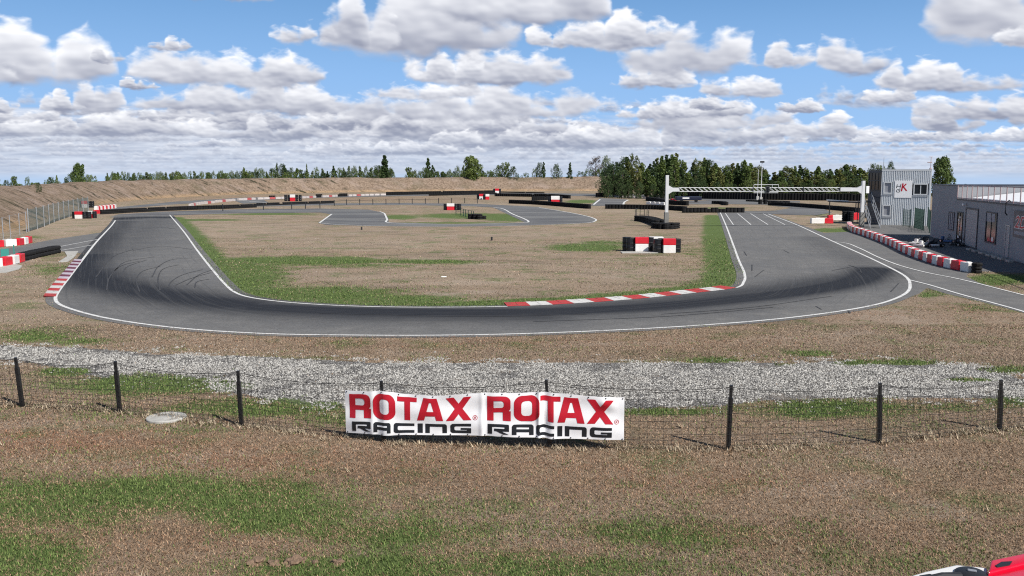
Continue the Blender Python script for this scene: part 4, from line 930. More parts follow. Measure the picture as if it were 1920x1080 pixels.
for i, x in enumerate((1457, 1463)): tyre_wall([(x, 384.2), (x+3, 384.4)], .7, 'small pale topped tyre stack on the verge beyond the grid, the %s' % ('left one', 'right one')[i], rad=.35)

# ------------------------------------------------------------------ marker barriers: black drums with red and white boards
def drum(mb, c, h=.95, r=.29):
    prof = [(r*.93, 0), (r, .03), (r*.97, .1), (r*1.02, .3*h), (r*.97, .33*h), (r*1.02, .36*h), (r*.98, .5*h), (r*1.02, .62*h), (r*.97, .65*h), (r*1.02, .68*h), (r*.97, .92*h), (r*1.03, .96*h), (r*.98, h), (r*.9, h-.02)]
    mb.lathe(c, prof, 14)
def marker(px, py, w, h, label, red_top=True, drums=((-1.0, .1), (1.0, .1)), rz=0.0, board_d=.5, s=1.0, group='red and white corner markers'):
    p = P(px, py); t = thing('corner_marker', label, 'corner marker', p, rz, group)
    hh = h/2; lo = h*.56; hi = h-lo
    top, bot = (M['red'], M['white']) if red_top else (M['white'], M['red'])
    b = MB(); b.bbox((0, 0, hh*.98/1), (w, board_d, 0), .0) if False else None
    b = MB(); b.bbox((0, board_d/2-.38, lo/2), (w, board_d, lo-.01), .03); b.build('lower_block', bot, t, world=False)
    b = MB(); b.bbox((0, board_d/2-.38, lo+hi/2+.01), (w*1.03, board_d, hi), .03); b.build('upper_block', top, t, world=False)
    for dx, dy in drums: b = MB(); drum(b, (dx, dy, 0), h*.96, .29*s); b.build('drum', M['drum'], t, world=False, smooth=False)
    return t
def md(w, s, n1=1, n2=1, dy=.12): return [(-w/2-.22*s-.46*s*i, dy+.1*i) for i in range(n1)]+[(w/2+.22*s+.46*s*i, dy+.1*i) for i in range(n2)]
mk = marker(1202, 471.5, .88, .98, 'large red and white drum marker on the infield, left one of the close pair', drums=[(-.73, .0), (-.92, .55), (.62, .35), (.30, .70)])
mk = marker(1253.5, 474, .82, .96, 'large red and white drum marker on the infield, right one of the close pair', drums=[(-.72, .02), (.58, .30), (-.35, .62)])
o = MB(); q = P(1235, 466); o.bbox((q.x, q.y+1.2, .38), (1.0, .5, .76), .04); ob = o.build('white_block', M['white'], org=(q.x, q.y+1.0, 0)); tag(ob, 'plain white block standing behind the close pair of infield markers', 'block')
o = MB(); a, b = P(1166, 474.5), P(1232, 474); o.bbox(((a.x+b.x)/2, (a.y+b.y)/2+.2, .02), ((b-a).length, 1.1, .05), .012); ob = o.build('base_slab', M['concrete'], org=((a.x+b.x)/2, (a.y+b.y)/2, 0)); tag(ob, 'thin pale slab under the left infield marker', 'slab')
marker(149, 410, .78, .86, 'red over white marker with black drums beyond the left straight', drums=md(.78, 1, 1, 2))
marker(171, 409, .42, .86, 'narrow white over red marker touching the drums beyond the left straight', False, drums=[(.35, .1)])
marker(160, 389.5, .8, 1.1, 'red over white marker farthest left, at the foot of the embankment', drums=md(.8, 1, 1, 2))
marker(845, 394, 1.1, 1.0, 'white over red marker with black drums on the centre island', False, drums=md(1.1, 1.1, 1, 2))
marker(549, 377.3, .95, 1.35, 'white over red marker with drums in the far white line', False, drums=md(.95, 1.5, 2, 2))
marker(903, 374, 1.0, 1.2, 'red over white far marker, left one of two behind the centre island', drums=md(1.0, 1.3, 1, 1))
marker(914, 374.3, .8, 1.2, 'white over red far marker, right one of two behind the centre island', False, drums=[(-.7, .1)])
marker(932, 363.3, 1.1, 1.5, 'red topped marker on the farthest tyre wall below the embankment', drums=md(1.1, 1.4, 1, 1))
marker(1041, 383, 1.5, 1.5, 'white over red marker flanked by tyres above the hairpin exit', False, drums=md(1.5, 1.3, 1, 1))

# ------------------------------------------------------------------ start gantry
def make_gantry():
    A = P(1249, 426); H = ZT(A, 328.5); hb = ZT(A, 355.5)
    # right post: stands left of the tower
    B = P(1622, 426); B.y += 1.0
    t = thing('start_gantry', 'white start gantry with lattice beam spanning the straight', 'gantry', A)
    d = (B-A); d.z = 0; L_ = d.length; d.normalize(); rz = math.atan2(d.y, d.x); up = Vector((0, 0, 1))
    for Q, hh, sg in ((A, H, 1), (B, ZT(B, 339), -1)):
        p = MB(); p.bbox((Q.x, Q.y, ZT(Q, 398)/2), (.42, .42, ZT(Q, 398)), .02, rz); p.build('post_base', M['dconc'], t)
        z0 = ZT(Q, 398); p = MB(); p.bbox((Q.x, Q.y, (z0+hh)/2), (.30, .30, hh-z0), .015, rz); p.build('post', M['steelw'], t)
        s = Q+d*sg*.15; a = MB(); e = d.cross(up)*.12; hb_ = hb
        for k in (-1, 1):
            pts = [s+up*(hb_-.45), s+up*(hb_+.42), s+d*sg*.42+up*(hb_+.19), s+d*sg*1.1+up*(hb_+.19), s+d*sg*1.1+up*(hb_-.19), s+d*sg*.42+up*(hb_-.19)]
            vs = [q+e for q in pts]+[q-e for q in pts]; m = 6
            if k == 1: a.add(vs, [tuple(range(m)), tuple(range(2*m-1, m-1, -1))]+[(i, (i+1) % m, m+(i+1) % m, m+i) for i in range(m)])
        a.build('arm', M['steelw'], t)
    s, e_ = A+d*1.25, B-d*(1.25+1.2); n = 34; w = d.cross(up)*.19; b = MB()
    for o in (w, -w):
        for z in (-.19, .19): b.tube([s+o+up*(hb+z), e_+o+up*(hb+z)], .035, 5)
        for i in range(n): p, q = s.lerp(e_, i/n), s.lerp(e_, (i+1)/n); b.tube([p+o+up*(hb+.19), q+o+up*(hb-.19)], .022, 4, cap=False)
    for i in range(n+1): q = s.lerp(e_, i/n); b.tube([q+w+up*(hb+.19), q-w+up*(hb+.19)], .018, 4, cap=False); b.tube([q+w+up*(hb-.19), q-w+up*(hb-.19)], .018, 4, cap=False)
    b.build('lattice_beam', M['steelw'], t)
    b = MB(); q = e_+d*.62; b.bbox((q.x, q.y, hb), (1.2, .40, .40), .02, rz); b.build('end_box', M['steelw'], t)
    for f in (.455, .77, 1.0): q = s.lerp(e_, f); b = MB(); b.bbox((q.x, q.y, hb), (.07, .48, .50), .01, rz); b.build('joint_plate', M['dark'], t)
    # sign cage with light cluster near the middle
    b = MB(); c = s.lerp(e_, .535); 
    for z in (-.33, .48): b.tube([c-d*1.25+w*1.3+up*(hb+z), c+d*1.25+w*1.3+up*(hb+z)], .03, 5)
    for x in (-1.25, 0.62, 1.25): b.tube([c+d*x+w*1.3+up*(hb+.14), c+d*x+w*1.3+up*(hb+.48)], .025, 5)
    b.build('sign_frame', M['steelw'], t)
    b = MB(); q = c+d*.15+w*1.6; b.bbox((q.x, q.y, hb+.02), (.34, .25, .62), .03, rz); lo = b.build('start_light', M['dark'], t)
    b = MB()
    for k in range(3): b.lathe(q+w*.75+up*(hb-.17+.19*k), [(.06, -.05), (.07, 0), (.05, .02)], 10, axis='Y')
    b.build('lens', M['glass'], lo)
    b = MB(); q = B+d*.42+w*.6; b.bbox((q.x, q.y, hb-.02), (.30, .12, .72), .02, rz); b.build('box_sign', M['sign'], t)
make_gantry()
# cage posts on the tyre stack behind the gantry
def small_posts(name, label, cat, pxs, h, m='green', r=.035, rail=True, group=None):
    g = GP(pxs); t = thing(name, label, cat, g[0], group=group)
    for q in g: b = MB(); b.tube([q, q+Vector((0, 0, h))], r, 6); b.build('post', M[m], t)
    b = MB()
    zs = (h*.98, h*.5, .1) if rail else (h*.8,)
    for z in zs: b.tube([q+Vector((0, 0, z)) for q in g], r*.35, 4)
    b.build('wire', M[m], t); return t
small_posts('wire_cage', 'small cage of thin dark posts standing in the tyre stack behind the gantry', 'cage', [(1191,413.5),(1193,410),(1200,412),(1208,413),(1213,411),(1216,414.5)], 1.25, 'dark')
small_posts('low_fence', 'short green post and mesh fence on the centre island', 'fence', [(855,402.5),(864,404),(869,405.5),(873,407),(878,408.5),(884,409.5),(888,411)], .95, 'green', r=.05)
small_posts('rail_fence', 'long low fence of thin posts across the far infield', 'fence', [(627,386)]+[(650+24.6*i, 384.4-.4*i) for i in range(10)]+[(895,381.5)], 1.0, 'dark', r=.07, rail=False)
small_posts('rail_fence', 'low fence of a few thin posts before the thin tyre wall, left of centre', 'fence', [(418,396),(494,393.5),(547,392.5),(573,391.5),(600,391)], 1.05, 'dark', r=.07, rail=False)

# ------------------------------------------------------------------ shelter left of the gantry right post
def make_shelter():
    a, b = P(1566, 407), P(1622, 410); z = ZT(a, 378); a.z = b.z = 0; t = thing('shelter', 'dark flat roofed shelter with thin posts left of the tower stairs', 'shelter', b)
    e = (b-a); m = MB(); m.par(a+Vector((0, 0, z-.1)), e, Vector((0, 3.0, 0)), Vector((0, 0, .16))); m.build('roof', M['dark'], t)
    m = MB(); m.par(P(1551, 404)*1+Vector((0, 0, z)), P(1590, 408)-P(1551, 404), Vector((0, .5, 0)), Vector((0, 0, .14))); m.build('roof_fascia', M['sign'], t)
    for x, y in ((.78, 0), (.97, 0), (.97, 2.8), (.06, 2.8)): m = MB(); q = a+e*x+Vector((0, y, 0)); m.tube([q, q+Vector((0, 0, z-.1))], .06, 6); m.build('post', M['dark'], t)
    m = MB(); q = a+e*.86; m.bbox((q.x+.4, q.y+1.2, .30), (2.0, .6, .6), .04); m.build('counter', M['dark'], t)
make_shelter()

# ------------------------------------------------------------------ karts
def make_kart(body):
    t = thing('racing_kart', '', 'racing kart', (0, 0, 0), group='karts parked by the grey building')
    b = MB()
    for s in (-.22, .22): b.tube([(s, -.75, .08), (s*1.1, -.1, .06), (s, .55, .08), (s*.8, .85, .1)], .018, 6)
    for y in (-.75, -.2, .35, .85): b.tube([(-.24, y, .08), (.24, y, .08)], .016, 6)
    b.tube([(-.6, -.62, .14), (.6, -.62, .14)], .02, 6); b.tube([(-.5, .5, .13), (.5, .5, .13)], .016, 6); b.box((0, .2, .05), (.42, .85, .01)); b.build('chassis', M['kframe'], t, world=False)
    b = MB(); pts = []
    prof = [(.0, .10, -.50), (.19, .12, -.48), (.21, .30, -.60), (.20, .52, -.70)]
    b.add([(-.19, -.12, .09), (.19, -.12, .09), (.20, -.50, .09), (-.20, -.50, .09), (-.21, -.72, .60), (.21, -.72, .60), (-.23, -.15, .24), (.23, -.15, .24), (-.24, -.55, .40), (.24, -.55, .40)], [(0, 1, 2, 3), (3, 2, 5, 4), (0, 3, 8, 6), (1, 7, 9, 2), (3, 4, 8), (2, 9, 5)]); b.build('seat', M['dark'], t, world=False)
    for x, y, r, w in ((-.62, -.62, .14, .2), (.62, -.62, .14, .2), (-.55, .5, .13, .13), (.55, .5, .13, .13)):
        b = MB(); b.lathe((x, y, r), [(r*.6, -w/2), (r*.92, -w/2), (r, -w/2+.03), (r, w/2-.03), (r*.92, w/2), (r*.6, w/2)], 16, axis='X'); wo = b.build('wheel', M['rubber'], t, world=False)
        b = MB(); b.lathe((x, y, r), [(r*.5, -w/2-.004), (r*.58, -w/2+.01), (r*.58, w/2-.01), (r*.5, w/2+.004)], 12, axis='X'); b.build('rim', M['chrome'], wo, world=False)
    b = MB(); c = Vector((0, .12, .48)); ring = [c+Vector((.15*math.cos(a), .05*math.sin(a), .14*math.sin(a))) for a in [2*math.pi*i/16 for i in range(17)]]; b.tube(ring, .017, 6); b.tube([c, (0, .55, .12)], .015, 6); b.build('steering_wheel', M['dark'], t, world=False)
    b = MB(); b.bbox((.38, -.38, .2), (.22, .30, .24), .03); b.lathe((.38, -.38, .3), [(.09, 0), (.09, .14), (.05, .16)], 10); b.tube([(.38, -.25, .28), (.5, .0, .25), (.52, -.5, .2)], .035, 8); b.build('engine', M['galv'], t, world=False)
    for s in (-.52, .52): b = MB(); b.bbox((s, -.05, .15), (.24, .70, .16), .06); b.build('side_pod', body, t, world=False)
    b = MB(); b.bbox((0, .90, .14), (.95, .22, .16), .07); b.bbox((0, .68, .34), (.26, .18, .26), .06); b.build('nose', body, t, world=False)
    b = MB(); b.bbox((0, -.85, .16), (1.2, .12, .16), .05); b.build('rear_bumper', M['dark'], t, world=False)
    return t
k0 = make_kart(M['white'])
spots = [(1727, 459, 2.2, 'white nosed kart in the building shade, just behind the pit wall'), (1741, 463, 1.9, 'pale kart beside the pit wall, nearer the camera of the two white ones'), (1783, 455, .6, 'dark kart close to the grey building, left of the roller door')]
for i, (x, y, rz, lab) in enumerate(spots):
    p = P(x, y); o = k0 if i == 0 else dup(k0, (0, 0, 0)); o.location = (p.x, p.y, .008); o.rotation_euler = (0, 0, rz); o['label'] = lab
    if i == 2:
        for c in o.children:
            if c.name.startswith(('side_pod', 'nose')): c.data = c.data.copy(); c.data.materials[0] = M['blue']
k1 = dup(k0, (0, 0, 0)); p = P(1809, 461.5); k1.location = (p.x, p.y, .008); k1.rotation_euler = (0, 0, 1.2); k1['label'] = 'dark kart parked before the roller door, nearest the camera'
for c in k1.children:
    if c.name.startswith(('side_pod', 'nose')): c.data = c.data.copy(); c.data.materials[0] = M['kframe']
t = thing('bicycle', 'dark bicycle leaning by the roller door of the grey building', 'bicycle', P(1822, 461.5))
for s in (-.5, .5):
    b = MB(); ring = [Vector((.2*s, s, .33))+Vector((0, .32*math.cos(a), .32*math.sin(a))) for a in [2*math.pi*i/18 for i in range(19)]]; b.tube(ring, .02, 5); b.build('wheel', M['rubber'], t, world=False)
b = MB(); b.tube([(-.1, -.5, .33), (-.02, -.15, .8), (.05, .3, .82), (.1, .5, .33)], .018, 5); b.tube([(-.02, -.15, .8), (0, 0, .33), (.05, .3, .82)], .018, 5); b.build('frame', M['kframe'], t, world=False)
b = MB(); b.tube([(-.02, -.15, .8), (-.02, -.17, .95)], .015, 5); b.bbox((-.02, -.17, .97), (.12, .25, .05), .02); b.build('saddle', M['dark'], t, world=False)
b = MB(); b.tube([(.05, .3, .82), (.05, .35, 1.0)], .015, 5); b.tube([(-.22, .35, 1.0), (.32, .35, 1.0)], .015, 5); b.build('handlebar', M['dark'], t, world=False)

# ------------------------------------------------------------------ long green slatted fence at the left
def left_fence():
    g = catmull(GP([(54,434.5),(80,426),(105,415.5),(130,407),(150,401),(166,397)]), 8); g = resample(g, 34)
    t = thing('screen_fence', 'grey green screen fence at the foot of the left embankment', 'fence', g[0]); 
    for i, q in enumerate(g):
        if i % 3 == 0: b = MB(); b.tube([q, q+Vector((0, 0, 2.15))], .05, 6); b.build('post', M['galv'], t)
    b = MB(); gg = resample(g, 400)
    for i in range(0, 399): a, c = gg[i], gg[i+1]; w = .012 if i % 2 else -.012; b.par(a+Vector((0, w, .08)), (c-a)*.72, Vector((0, .008, 0)), Vector((0, 0, 1.95)))
    b.build('mesh_panel', M['ggreen'], t)
    g = catmull(GP([(-120,500),(-60,478),(3,455),(20,447),(38,441),(50,436)]), 4); g = resample(g, 9)
    t = thing('wire_fence', 'sparse fence of thin grey posts left of the green screen', 'fence', g[0])
    for q in g: b = MB(); b.tube([q, q+Vector((0, 0, 1.9))], .035, 6); b.build('post', M['galv'], t)
    b = MB()
    for z in (.1, .7, 1.3, 1.85): b.tube([q+Vector((0, 0, z)) for q in g], .006, 3)
    b.build('wire', M['galv'], t)
left_fence()
# teal board and slabs at the left edge
b = MB(); p = P(10, 486); b.bbox((p.x, p.y, .34), (.45, .06, .62), .01, .3); b.box((p.x+.62, p.y-.1, .45), (.05, .05, .9)); ob = b.build('teal_board', M['teal'], org=(p.x, p.y, 0)); tag(ob, 'teal board standing between the two block rows at the left edge', 'board')
def slab(name, pts, h, m, label, cat='slab'):
    g = GP(pts); b = MB(); n = len(g); b.add([tuple(q) for q in g]+[(q.x, q.y, h) for q in g], [tuple(range(n, 2*n)), tuple(range(n-1, -1, -1))]+[(i, (i+1) % n, n+(i+1) % n, n+i) for i in range(n)])
    for f in b.f: pass
    o = b.build(name, m, org=tuple(g[0])); return tag(o, label, cat)
slab('concrete_slab', [(109,492),(126,481),(121,472),(147,471.5),(140,482),(128,491)], .03, M['concrete'], 'pale zigzag concrete slab by the outer kerb on the left')
slab('concrete_slab', [(-20,512),(-5,500),(30,496),(42,499),(36,505),(10,512)], .03, M['concrete'], 'worn concrete slab under the blocks at the left edge')
# round drain cover by the fence
def drain():
    c = P(312, 785); c2 = P(276, 785); r = (c-c2).length; b = MB(); prof = [(r, 0), (r, .035), (r*.97, .05), (r*.80, .05), (r*.78, .042), (r*.3, .046), (.01, .047)]
    b.lathe((c.x, c.y, 0), prof, 36); o = b.build('drain_cover', M['concrete'], org=(c.x, c.y, 0)); tag(o, 'round concrete drain cover sunk in dry grass before the fence', 'drain cover')
drain()
# small black marker stubs and white litter on the infield
for i, (x, y) in enumerate(((678, 431), (922, 451))):
    p = P(x, y); b = MB(); b.lathe((p.x, p.y, 0), [(.08, 0), (.07, .22), (.10, .25), (.06, .30)], 8); tag(b.build('marker_peg', M['dark'], org=(p.x, p.y, 0)), 'tiny dark peg in the dry infield, %s' % ('left one, below the small asphalt bend', 'right one, below the centre island')[i], 'peg')
p = P(832, 520); b = MB(); b.bbox((p.x, p.y, .03), (.28, .10, .05), .02, .3); tag(b.build('litter', M['white'], org=(p.x, p.y, 0)), 'scrap of white litter on the dry infield', 'litter')
# dirt clods near the bottom
def clods():
    from mathutils import noise as mn
    for i, (x, y, r) in enumerate([(484, 1055, .11), (515, 1057, .08), (545, 1056, .10), (560, 1052, .12), (632, 1056, .09), (592, 1054, .05)]):
        p = P(x, y); bm = bmesh.new(); bmesh.ops.create_icosphere(bm, subdivisions=3, radius=r)
        for v in bm.verts: v.co *= 1+.9*mn.noise(v.co*14+Vector((i*3, 0, 0))); v.co.z = max(-.01, v.co.z*.55)
        me = bpy.data.meshes.new('dirt_clod'); bm.to_mesh(me); bm.free(); me.materials.append(M_clod); o = bpy.data.objects.new('dirt_clod', me); COL.objects.link(o); o.location = p; tag(o, 'brown clod of dug earth in the near grass, %s from the left' % nth([0, 1, 2, 3, 5, 4][i]+1), 'dirt clod', 'dirt clods in the near grass')
M_clod = mat('dug_earth', (.20, .135, .09), .95, var=.35, vscale=30, bump=.8, bscale=60)
clods()

# ------------------------------------------------------------------ floodlight masts
for i, (x, y, top_, lab) in enumerate([(1426.5, 379, 304, 'tall white floodlight mast before the wood, the right and higher one'), (1420, 377, 316, 'thin white mast before the wood, the left and lower one')]):
    p = P(x, y); h = ZT(p, top_); t = thing('floodlight_mast', lab, 'floodlight', p, group='masts before the wood')
    b = MB(); b.tube([p, p+Vector((0, 0, h))], [.11, .06] if i == 0 else [.07, .04], 8); b.build('pole', M['steelw'], t)
    b = MB(); b.bbox((p.x, p.y, .5), (.5, .5, 1.0), .05); b.build('foot', M['concrete'], t)
    b = MB(); b.bbox((p.x, p.y-.1, h+.05), (.8 if i == 0 else .3, .35, .35 if i == 0 else .2), .05); b.build('lamp_head', M['dark'], t)
# blue car shaped cover: low parked trailer of the far track
p = P(1290, 379.5); t = thing('timing_trailer', 'low dark blue trailer with white lettering panel behind the gantry beam', 'trailer', p)
b = MB(); b.bbox((p.x, p.y, .80), (5.0, 1.8, .75), .15); b.build('body', mat('navy', (.012, .015, .035), .4, var=.2), t)
b = MB(); b.bbox((p.x-.6, p.y-.93, .85), (1.3, .04, .28), .01); b.build('panel', M['white'], t)
for s in (-1.4, 1.4): b = MB(); b.lathe((p.x+s, p.y-.8, .33), [(.2, -.1), (.33, -.08), (.33, .08), (.2, .1)], 12, axis='Y'); b.build('wheel', M['rubber'], t)
# ------------------------------------------------------------------ foreground wire fence and banner
POSTS = [((-320,655),(-300,738)),((-130,664),(-116,754)),((29,670),(42,762)),((216,677),(225,774)),((446,695),(453,798)),((715,714),(720,827)),((1024,712),(1031,838)),((1371,722),(1365,843)),((1650,718),(1648,830)),((1877,712),(1874,807)),((2085,703),(2078,792)),((2280,696),(2270,778))]
def make_fence():
    B = [P(*b) for a, b in POSTS]; T = [PD(a[0], a[1], q.y) for (a, b), q in zip(POSTS, B)]
    t = thing('wire_fence', 'low sheep wire fence on black posts crossing the foreground', 'fence', B[0]); up = Vector((0, 0, 1))
    for b, tp in zip(B, T):
        m = MB(); ax = (tp-b); h = ax.length; mid = b+ax*.80; s = Vector((.055, 0, 0)); s2 = Vector((0, .045, 0))
        def prism(p0, p1, wx, wy):
            vs = [p0+Vector((x*wx, y*wy, 0)) for x, y in ((-1,-1),(1,-1),(1,1),(-1,1))]+[p1+Vector((x*wx, y*wy, 0)) for x, y in ((-1,-1),(1,-1),(1,1),(-1,1))]
            m.add(vs, [(3,2,1,0),(4,5,6,7),(0,1,5,4),(1,2,6,5),(2,3,7,6),(3,0,4,7)])
        prism(b-ax*.05, mid, .040, .036); prism(mid, tp, .028, .025)
        m.build('post', M['post'], t)
    m = MB(); rs = random.Random(1); n = Vector((0, -.055, 0)); r = .0040
    for i in range(len(B)-1):
        a, b, ta, tb = B[i], B[i+1], T[i], T[i+1]; L_ = (b-a).length; K = max(2, int(L_/.15)); rows = 10; ha, hb = (ta-a).z*.93, (tb-b).z*.93
        grid = []
        for k in range(K+1):
            f = k/K; base = a.lerp(b, f); top = ta.lerp(tb, f); sag = .10*4*f*(1-f); H = ha+(hb-ha)*f-sag; col = []
            for j in range(rows):
                v = (j/(rows-1))**1.25; q = base.lerp(top, v*.93)+n; q.z = .02+H*v; q += Vector((rs.uniform(-.006, .006), rs.uniform(-.015, .015), rs.uniform(-.006, .006))); col.append(q)
            grid.append(col)
        for j in range(rows): m.tube([c[j] for c in grid], r, 3, cap=False)
        for k in range(K+1): m.tube(grid[k], r*.85, 3, cap=False)
        m.tube([ta.lerp(tb, f)-up*(.03+.10*4*f*(1-f))+n for f in [x/10 for x in range(11)]], .006, 4, cap=False)
    m.build('wire_mesh', M['wire'], t)
    return B, T
FB, FT = make_fence()
def make_banner():
    # top and bottom edges in photo pixels; the plan follows the fence foot, a little nearer the camera
    topl = [(649,731),(700,733),(717,732.5),(760,739),(820,741),(903,736.5),(960,736),(1010,735),(1026,736),(1060,738.5),(1110,742),(1170,745.5)]
    botl = [(653,811.5),(700,814),(720,816.5),(760,815),(820,815.5),(903,817),(960,819),(1010,820),(1030,823),(1060,822.5),(1110,824),(1168,825)]
    foot = [(649,818),(720,827),(903,834),(1031,838),(1170,841)]
    fx = [a[0] for a in foot]; fy = [a[1] for a in foot]
    rs = np.random.RandomState(2)
    def surf(u, v, off=0.0):               # arrays u, v (v from the top)
        px = 649+u*(1169.5-649); by = np.interp(px, fx, fy)
        ang_x = (px-960)/FPX; cz = -(by-540)/FPX; yy = cp+spn*cz; zz = -spn+cp*cz; t = -CAMH/zz; X, Y = ang_x*t, yy*t-.13
        X = ang_x/ yy*Y
        def zt(py): c = -(py-540)/FPX; return CAMH+Y*(-spn+cp*c)/(cp+spn*c)
        zt_ = zt(np.interp(px, [a[0] for a in topl], [a[1] for a in topl])); zb = zt(np.interp(px, [a[0] for a in botl], [a[1] for a in botl]))
        # folds: post creases, the seam, sagging swags and small ripples
        f = np.zeros_like(u)
        for c, w, am in ((.097, .012, .03), (.115, .02, -.03), (.15, .02, .02), (.49, .010, .03), (.505, .02, -.025), (.695, .008, .06), (.715, .016, -.055), (.74, .02, .02), (.93, .03, .02), (.33, .05, .025), (.60, .05, .022)): f += am*np.exp(-((u-c)/w)**2)*(.55+.45*v)
        f += .020*np.sin(u*23+v*2)*(1-v)+.012*np.sin(u*61+v*7+np.sin(u*9)*2)*np.sin(v*3.2)+.012*np.cos(u*14-v*9)
        f += .018*np.exp(-((u-.30)/.02)**2-((v-.12)/.12)**2)+.03*np.exp(-((u-.925)/.018)**2-((v-.15)/.12)**2)+.025*np.exp(-((u-.955)/.02)**2-((v-.22)/.14)**2)+.02*np.exp(-((u-.55)/.03)**2-((v-.18)/.1)**2)
        scal = .006*np.sin(u*2*math.pi*9)**2
        Z = zt_*(1-v)+zb*v-scal*(1-v)
        return X, Y-f-off, Z
    org = P(720, 827); t = thing('banner', 'long white advertising banner tied to the foreground fence, big red and black lettering', 'banner', org)
    nu, nv = 420, 48; u, v = np.meshgrid(np.linspace(0, 1, nu), np.linspace(0, 1, nv)); X, Y, Z = surf(u, v)
    mb = MB(); mb.v = list(zip(X.ravel(), Y.ravel(), Z.ravel())); mb.f = [(j*nu+i, (j+1)*nu+i, (j+1)*nu+i+1, j*nu+i+1) for j in range(nv-1) for i in range(nu-1)]; mb.m = [0]*len(mb.f)
    mb.build('sheet', M['fabric'], t, smooth=True)
    # lettering: cells of a fine grid that fall inside the letter shapes
    NU, NV = 1300, 200; uc, vc = np.meshgrid((np.arange(NU)+.5)/NU, (np.arange(NV)+.5)/NV)
    zx = 92+uc*1663; L0 = .065; 
    def box(x0, x1, y0, y1): return lambda a, b: (a >= x0) & (a <= x1) & (b >= y0) & (b <= y1)
    def rr(a, b, x0, x1, y0, y1, r, asp):   # rounded rectangle, asp = width/height of the letter
        rx = r/asp; dx = np.maximum(np.maximum(x0+rx-a, a-(x1-rx)), 0)/rx; dy = np.maximum(np.maximum(y0+r-b, b-(y1-r)), 0)/r
        return (a >= x0) & (a <= x1) & (b >= y0) & (b <= y1) & (dx*dx+dy*dy <= 1)
    def bar(a, b, x0, y0, x1, y1, w):       # slanted stroke, w measured along x
        xc = x0+(x1-x0)*(b-y0)/(y1-y0); return (np.abs(a-xc) <= w/2) & (b >= min(y0, y1)) & (b <= max(y0, y1))
    def R_(a, b, w=.92):
        m = (a >= 0) & (a <= .27) & (b >= 0) & (b <= 1); o = rr(a, b, -.3, .98, 0, .66, .22, w) & (a >= 0); h = rr(a, b, -.2, .70, .19, .47, .10, w) & (a > .27)
        leg = (a > .60) & (a <= .99) & (b > .6) & (b <= 1) & (a > .60+.08*(b-.6)); hole2 = (a > .27) & (a < .66) & (b > .66)
        return (m | (o & ~h) | (leg & (b <= 1))) & ~hole2
    def O_(a, b): return rr(a, b, 0, 1, -.02, 1.02, .34, .95) & ~rr(a, b, .29, .71, .20, .80, .14, .95)
    def T_(a, b): return ((b >= 0) & (b <= .20) & (a >= 0) & (a <= 1)) | ((a > .36) & (a < .66) & (b >= 0) & (b <= 1))
    def A_(a, b):
        o = bar(a, b, .38, 0, .13, 1, .27) | bar(a, b, .62, 0, .87, 1, .27); return (o | ((b >= 0) & (b <= .2) & (a > .26) & (a < .74)) | ((b > .60) & (b < .80) & (a > .2) & (a < .8)))
    def X_(a, b): return bar(a, b, .15, 0, .85, 1, .31) | bar(a, b, .85, 0, .15, 1, .31)
    def ring(a, b):
        d = np.sqrt((a-.5)**2+(b-.5)**2); return ((d < .5) & (d > .40)) | ((a > .33) & (a < .43) & (b > .25) & (b < .75)) | ((b > .25) & (b < .55) & (a > .33) & (a < .66) & ~((b > .33) & (b < .46) & (a > .43) & (a < .57))) | (bar(a, b, .5, .5, .64, .75, .1))
    # wide squared lettering of the lower line
    t_ = .26
    def r2(a, b): return (((a > 0) & (a < .21) & (b > 0) & (b < 1)) & ~((b > .17) & (b < .0))) | ((b > 0) & (b < .28) & (a > 0) & (a < .97)) | ((a > .79) & (a < 1) & (b > .05) & (b < .60)) | ((b > .44) & (b < .70) & (a > .30) & (a < 1)) | (bar(a, b, .42, .6, .86, 1, .26))
    def a2(a, b): return rr(a, b, 0, 1, 0, 1.5, .25, 2) & ~((b > .28) & (b < .46) & (a > .21) & (a < .79)) & ~((b > .74) & (a > .21) & (a < .79)) & (b < 1)
    def c2(a, b): return rr(a, b, 0, 1.6, 0, 1, .28, 2) & (a < 1) & ~(rr(a, b, .20, 1.6, .29, .71, .12, 2))
    def i2(a, b): return (a > 0) & (a < 1) & (b > 0) & (b < 1)
    def n2(a, b): return (rr(a, b, -.4, 1, 0, 1.5, .25, 2) & (a > 0) & (b < 1)) & ~((b > .30) & (a > .21) & (a < .79))
    def g2(a, b): return c2(a, b) | ((a > .79) & (a < 1) & (b > .46) & (b < 1)) | ((b > .46) & (b < .66) & (a > .5) & (a < 1))
    def line(items, y0, y1):
        m = np.zeros_like(uc, bool)
        for fn, x0, x1, dy in items:
            a = (zx-x0)/(x1-x0); b = (vc-(y0+dy))/(y1-y0); s = (a > -.05) & (a < 1.05); m |= s & fn(a, b)
        return m
    red = line([(R_,117,245,0),(O_,257,390,0),(T_,402,518,0),(A_,520,675,0),(X_,692,843,0),(R_,937,1080,0),(O_,1097,1250,0),(T_,1255,1375,0),(A_,1358,1518,0),(X_,1532,1690,0)], .075, .635)
    reg = line([(ring,851,880,0),(ring,1696,1724,0)], .52, .63); red |= reg
    blk = line([(r2,130,242,0),(a2,258,360,0),(c2,378,502,0),(i2,522,552,0),(n2,568,697,0),(g2,717,842,0),(r2,940,1068,0),(a2,1085,1215,0),(c2,1230,1338,0),(i2,1357,1387,0),(n2,1402,1532,0),(g2,1552,1682,0)], .715, .945)
    cu, cv = np.meshgrid(np.arange(NU+1)/NU, np.arange(NV+1)/NV); X, Y, Z = surf(cu, cv, .005); V = np.stack([X.ravel(), Y.ravel(), Z.ravel()], 1)
    half = zx < 912
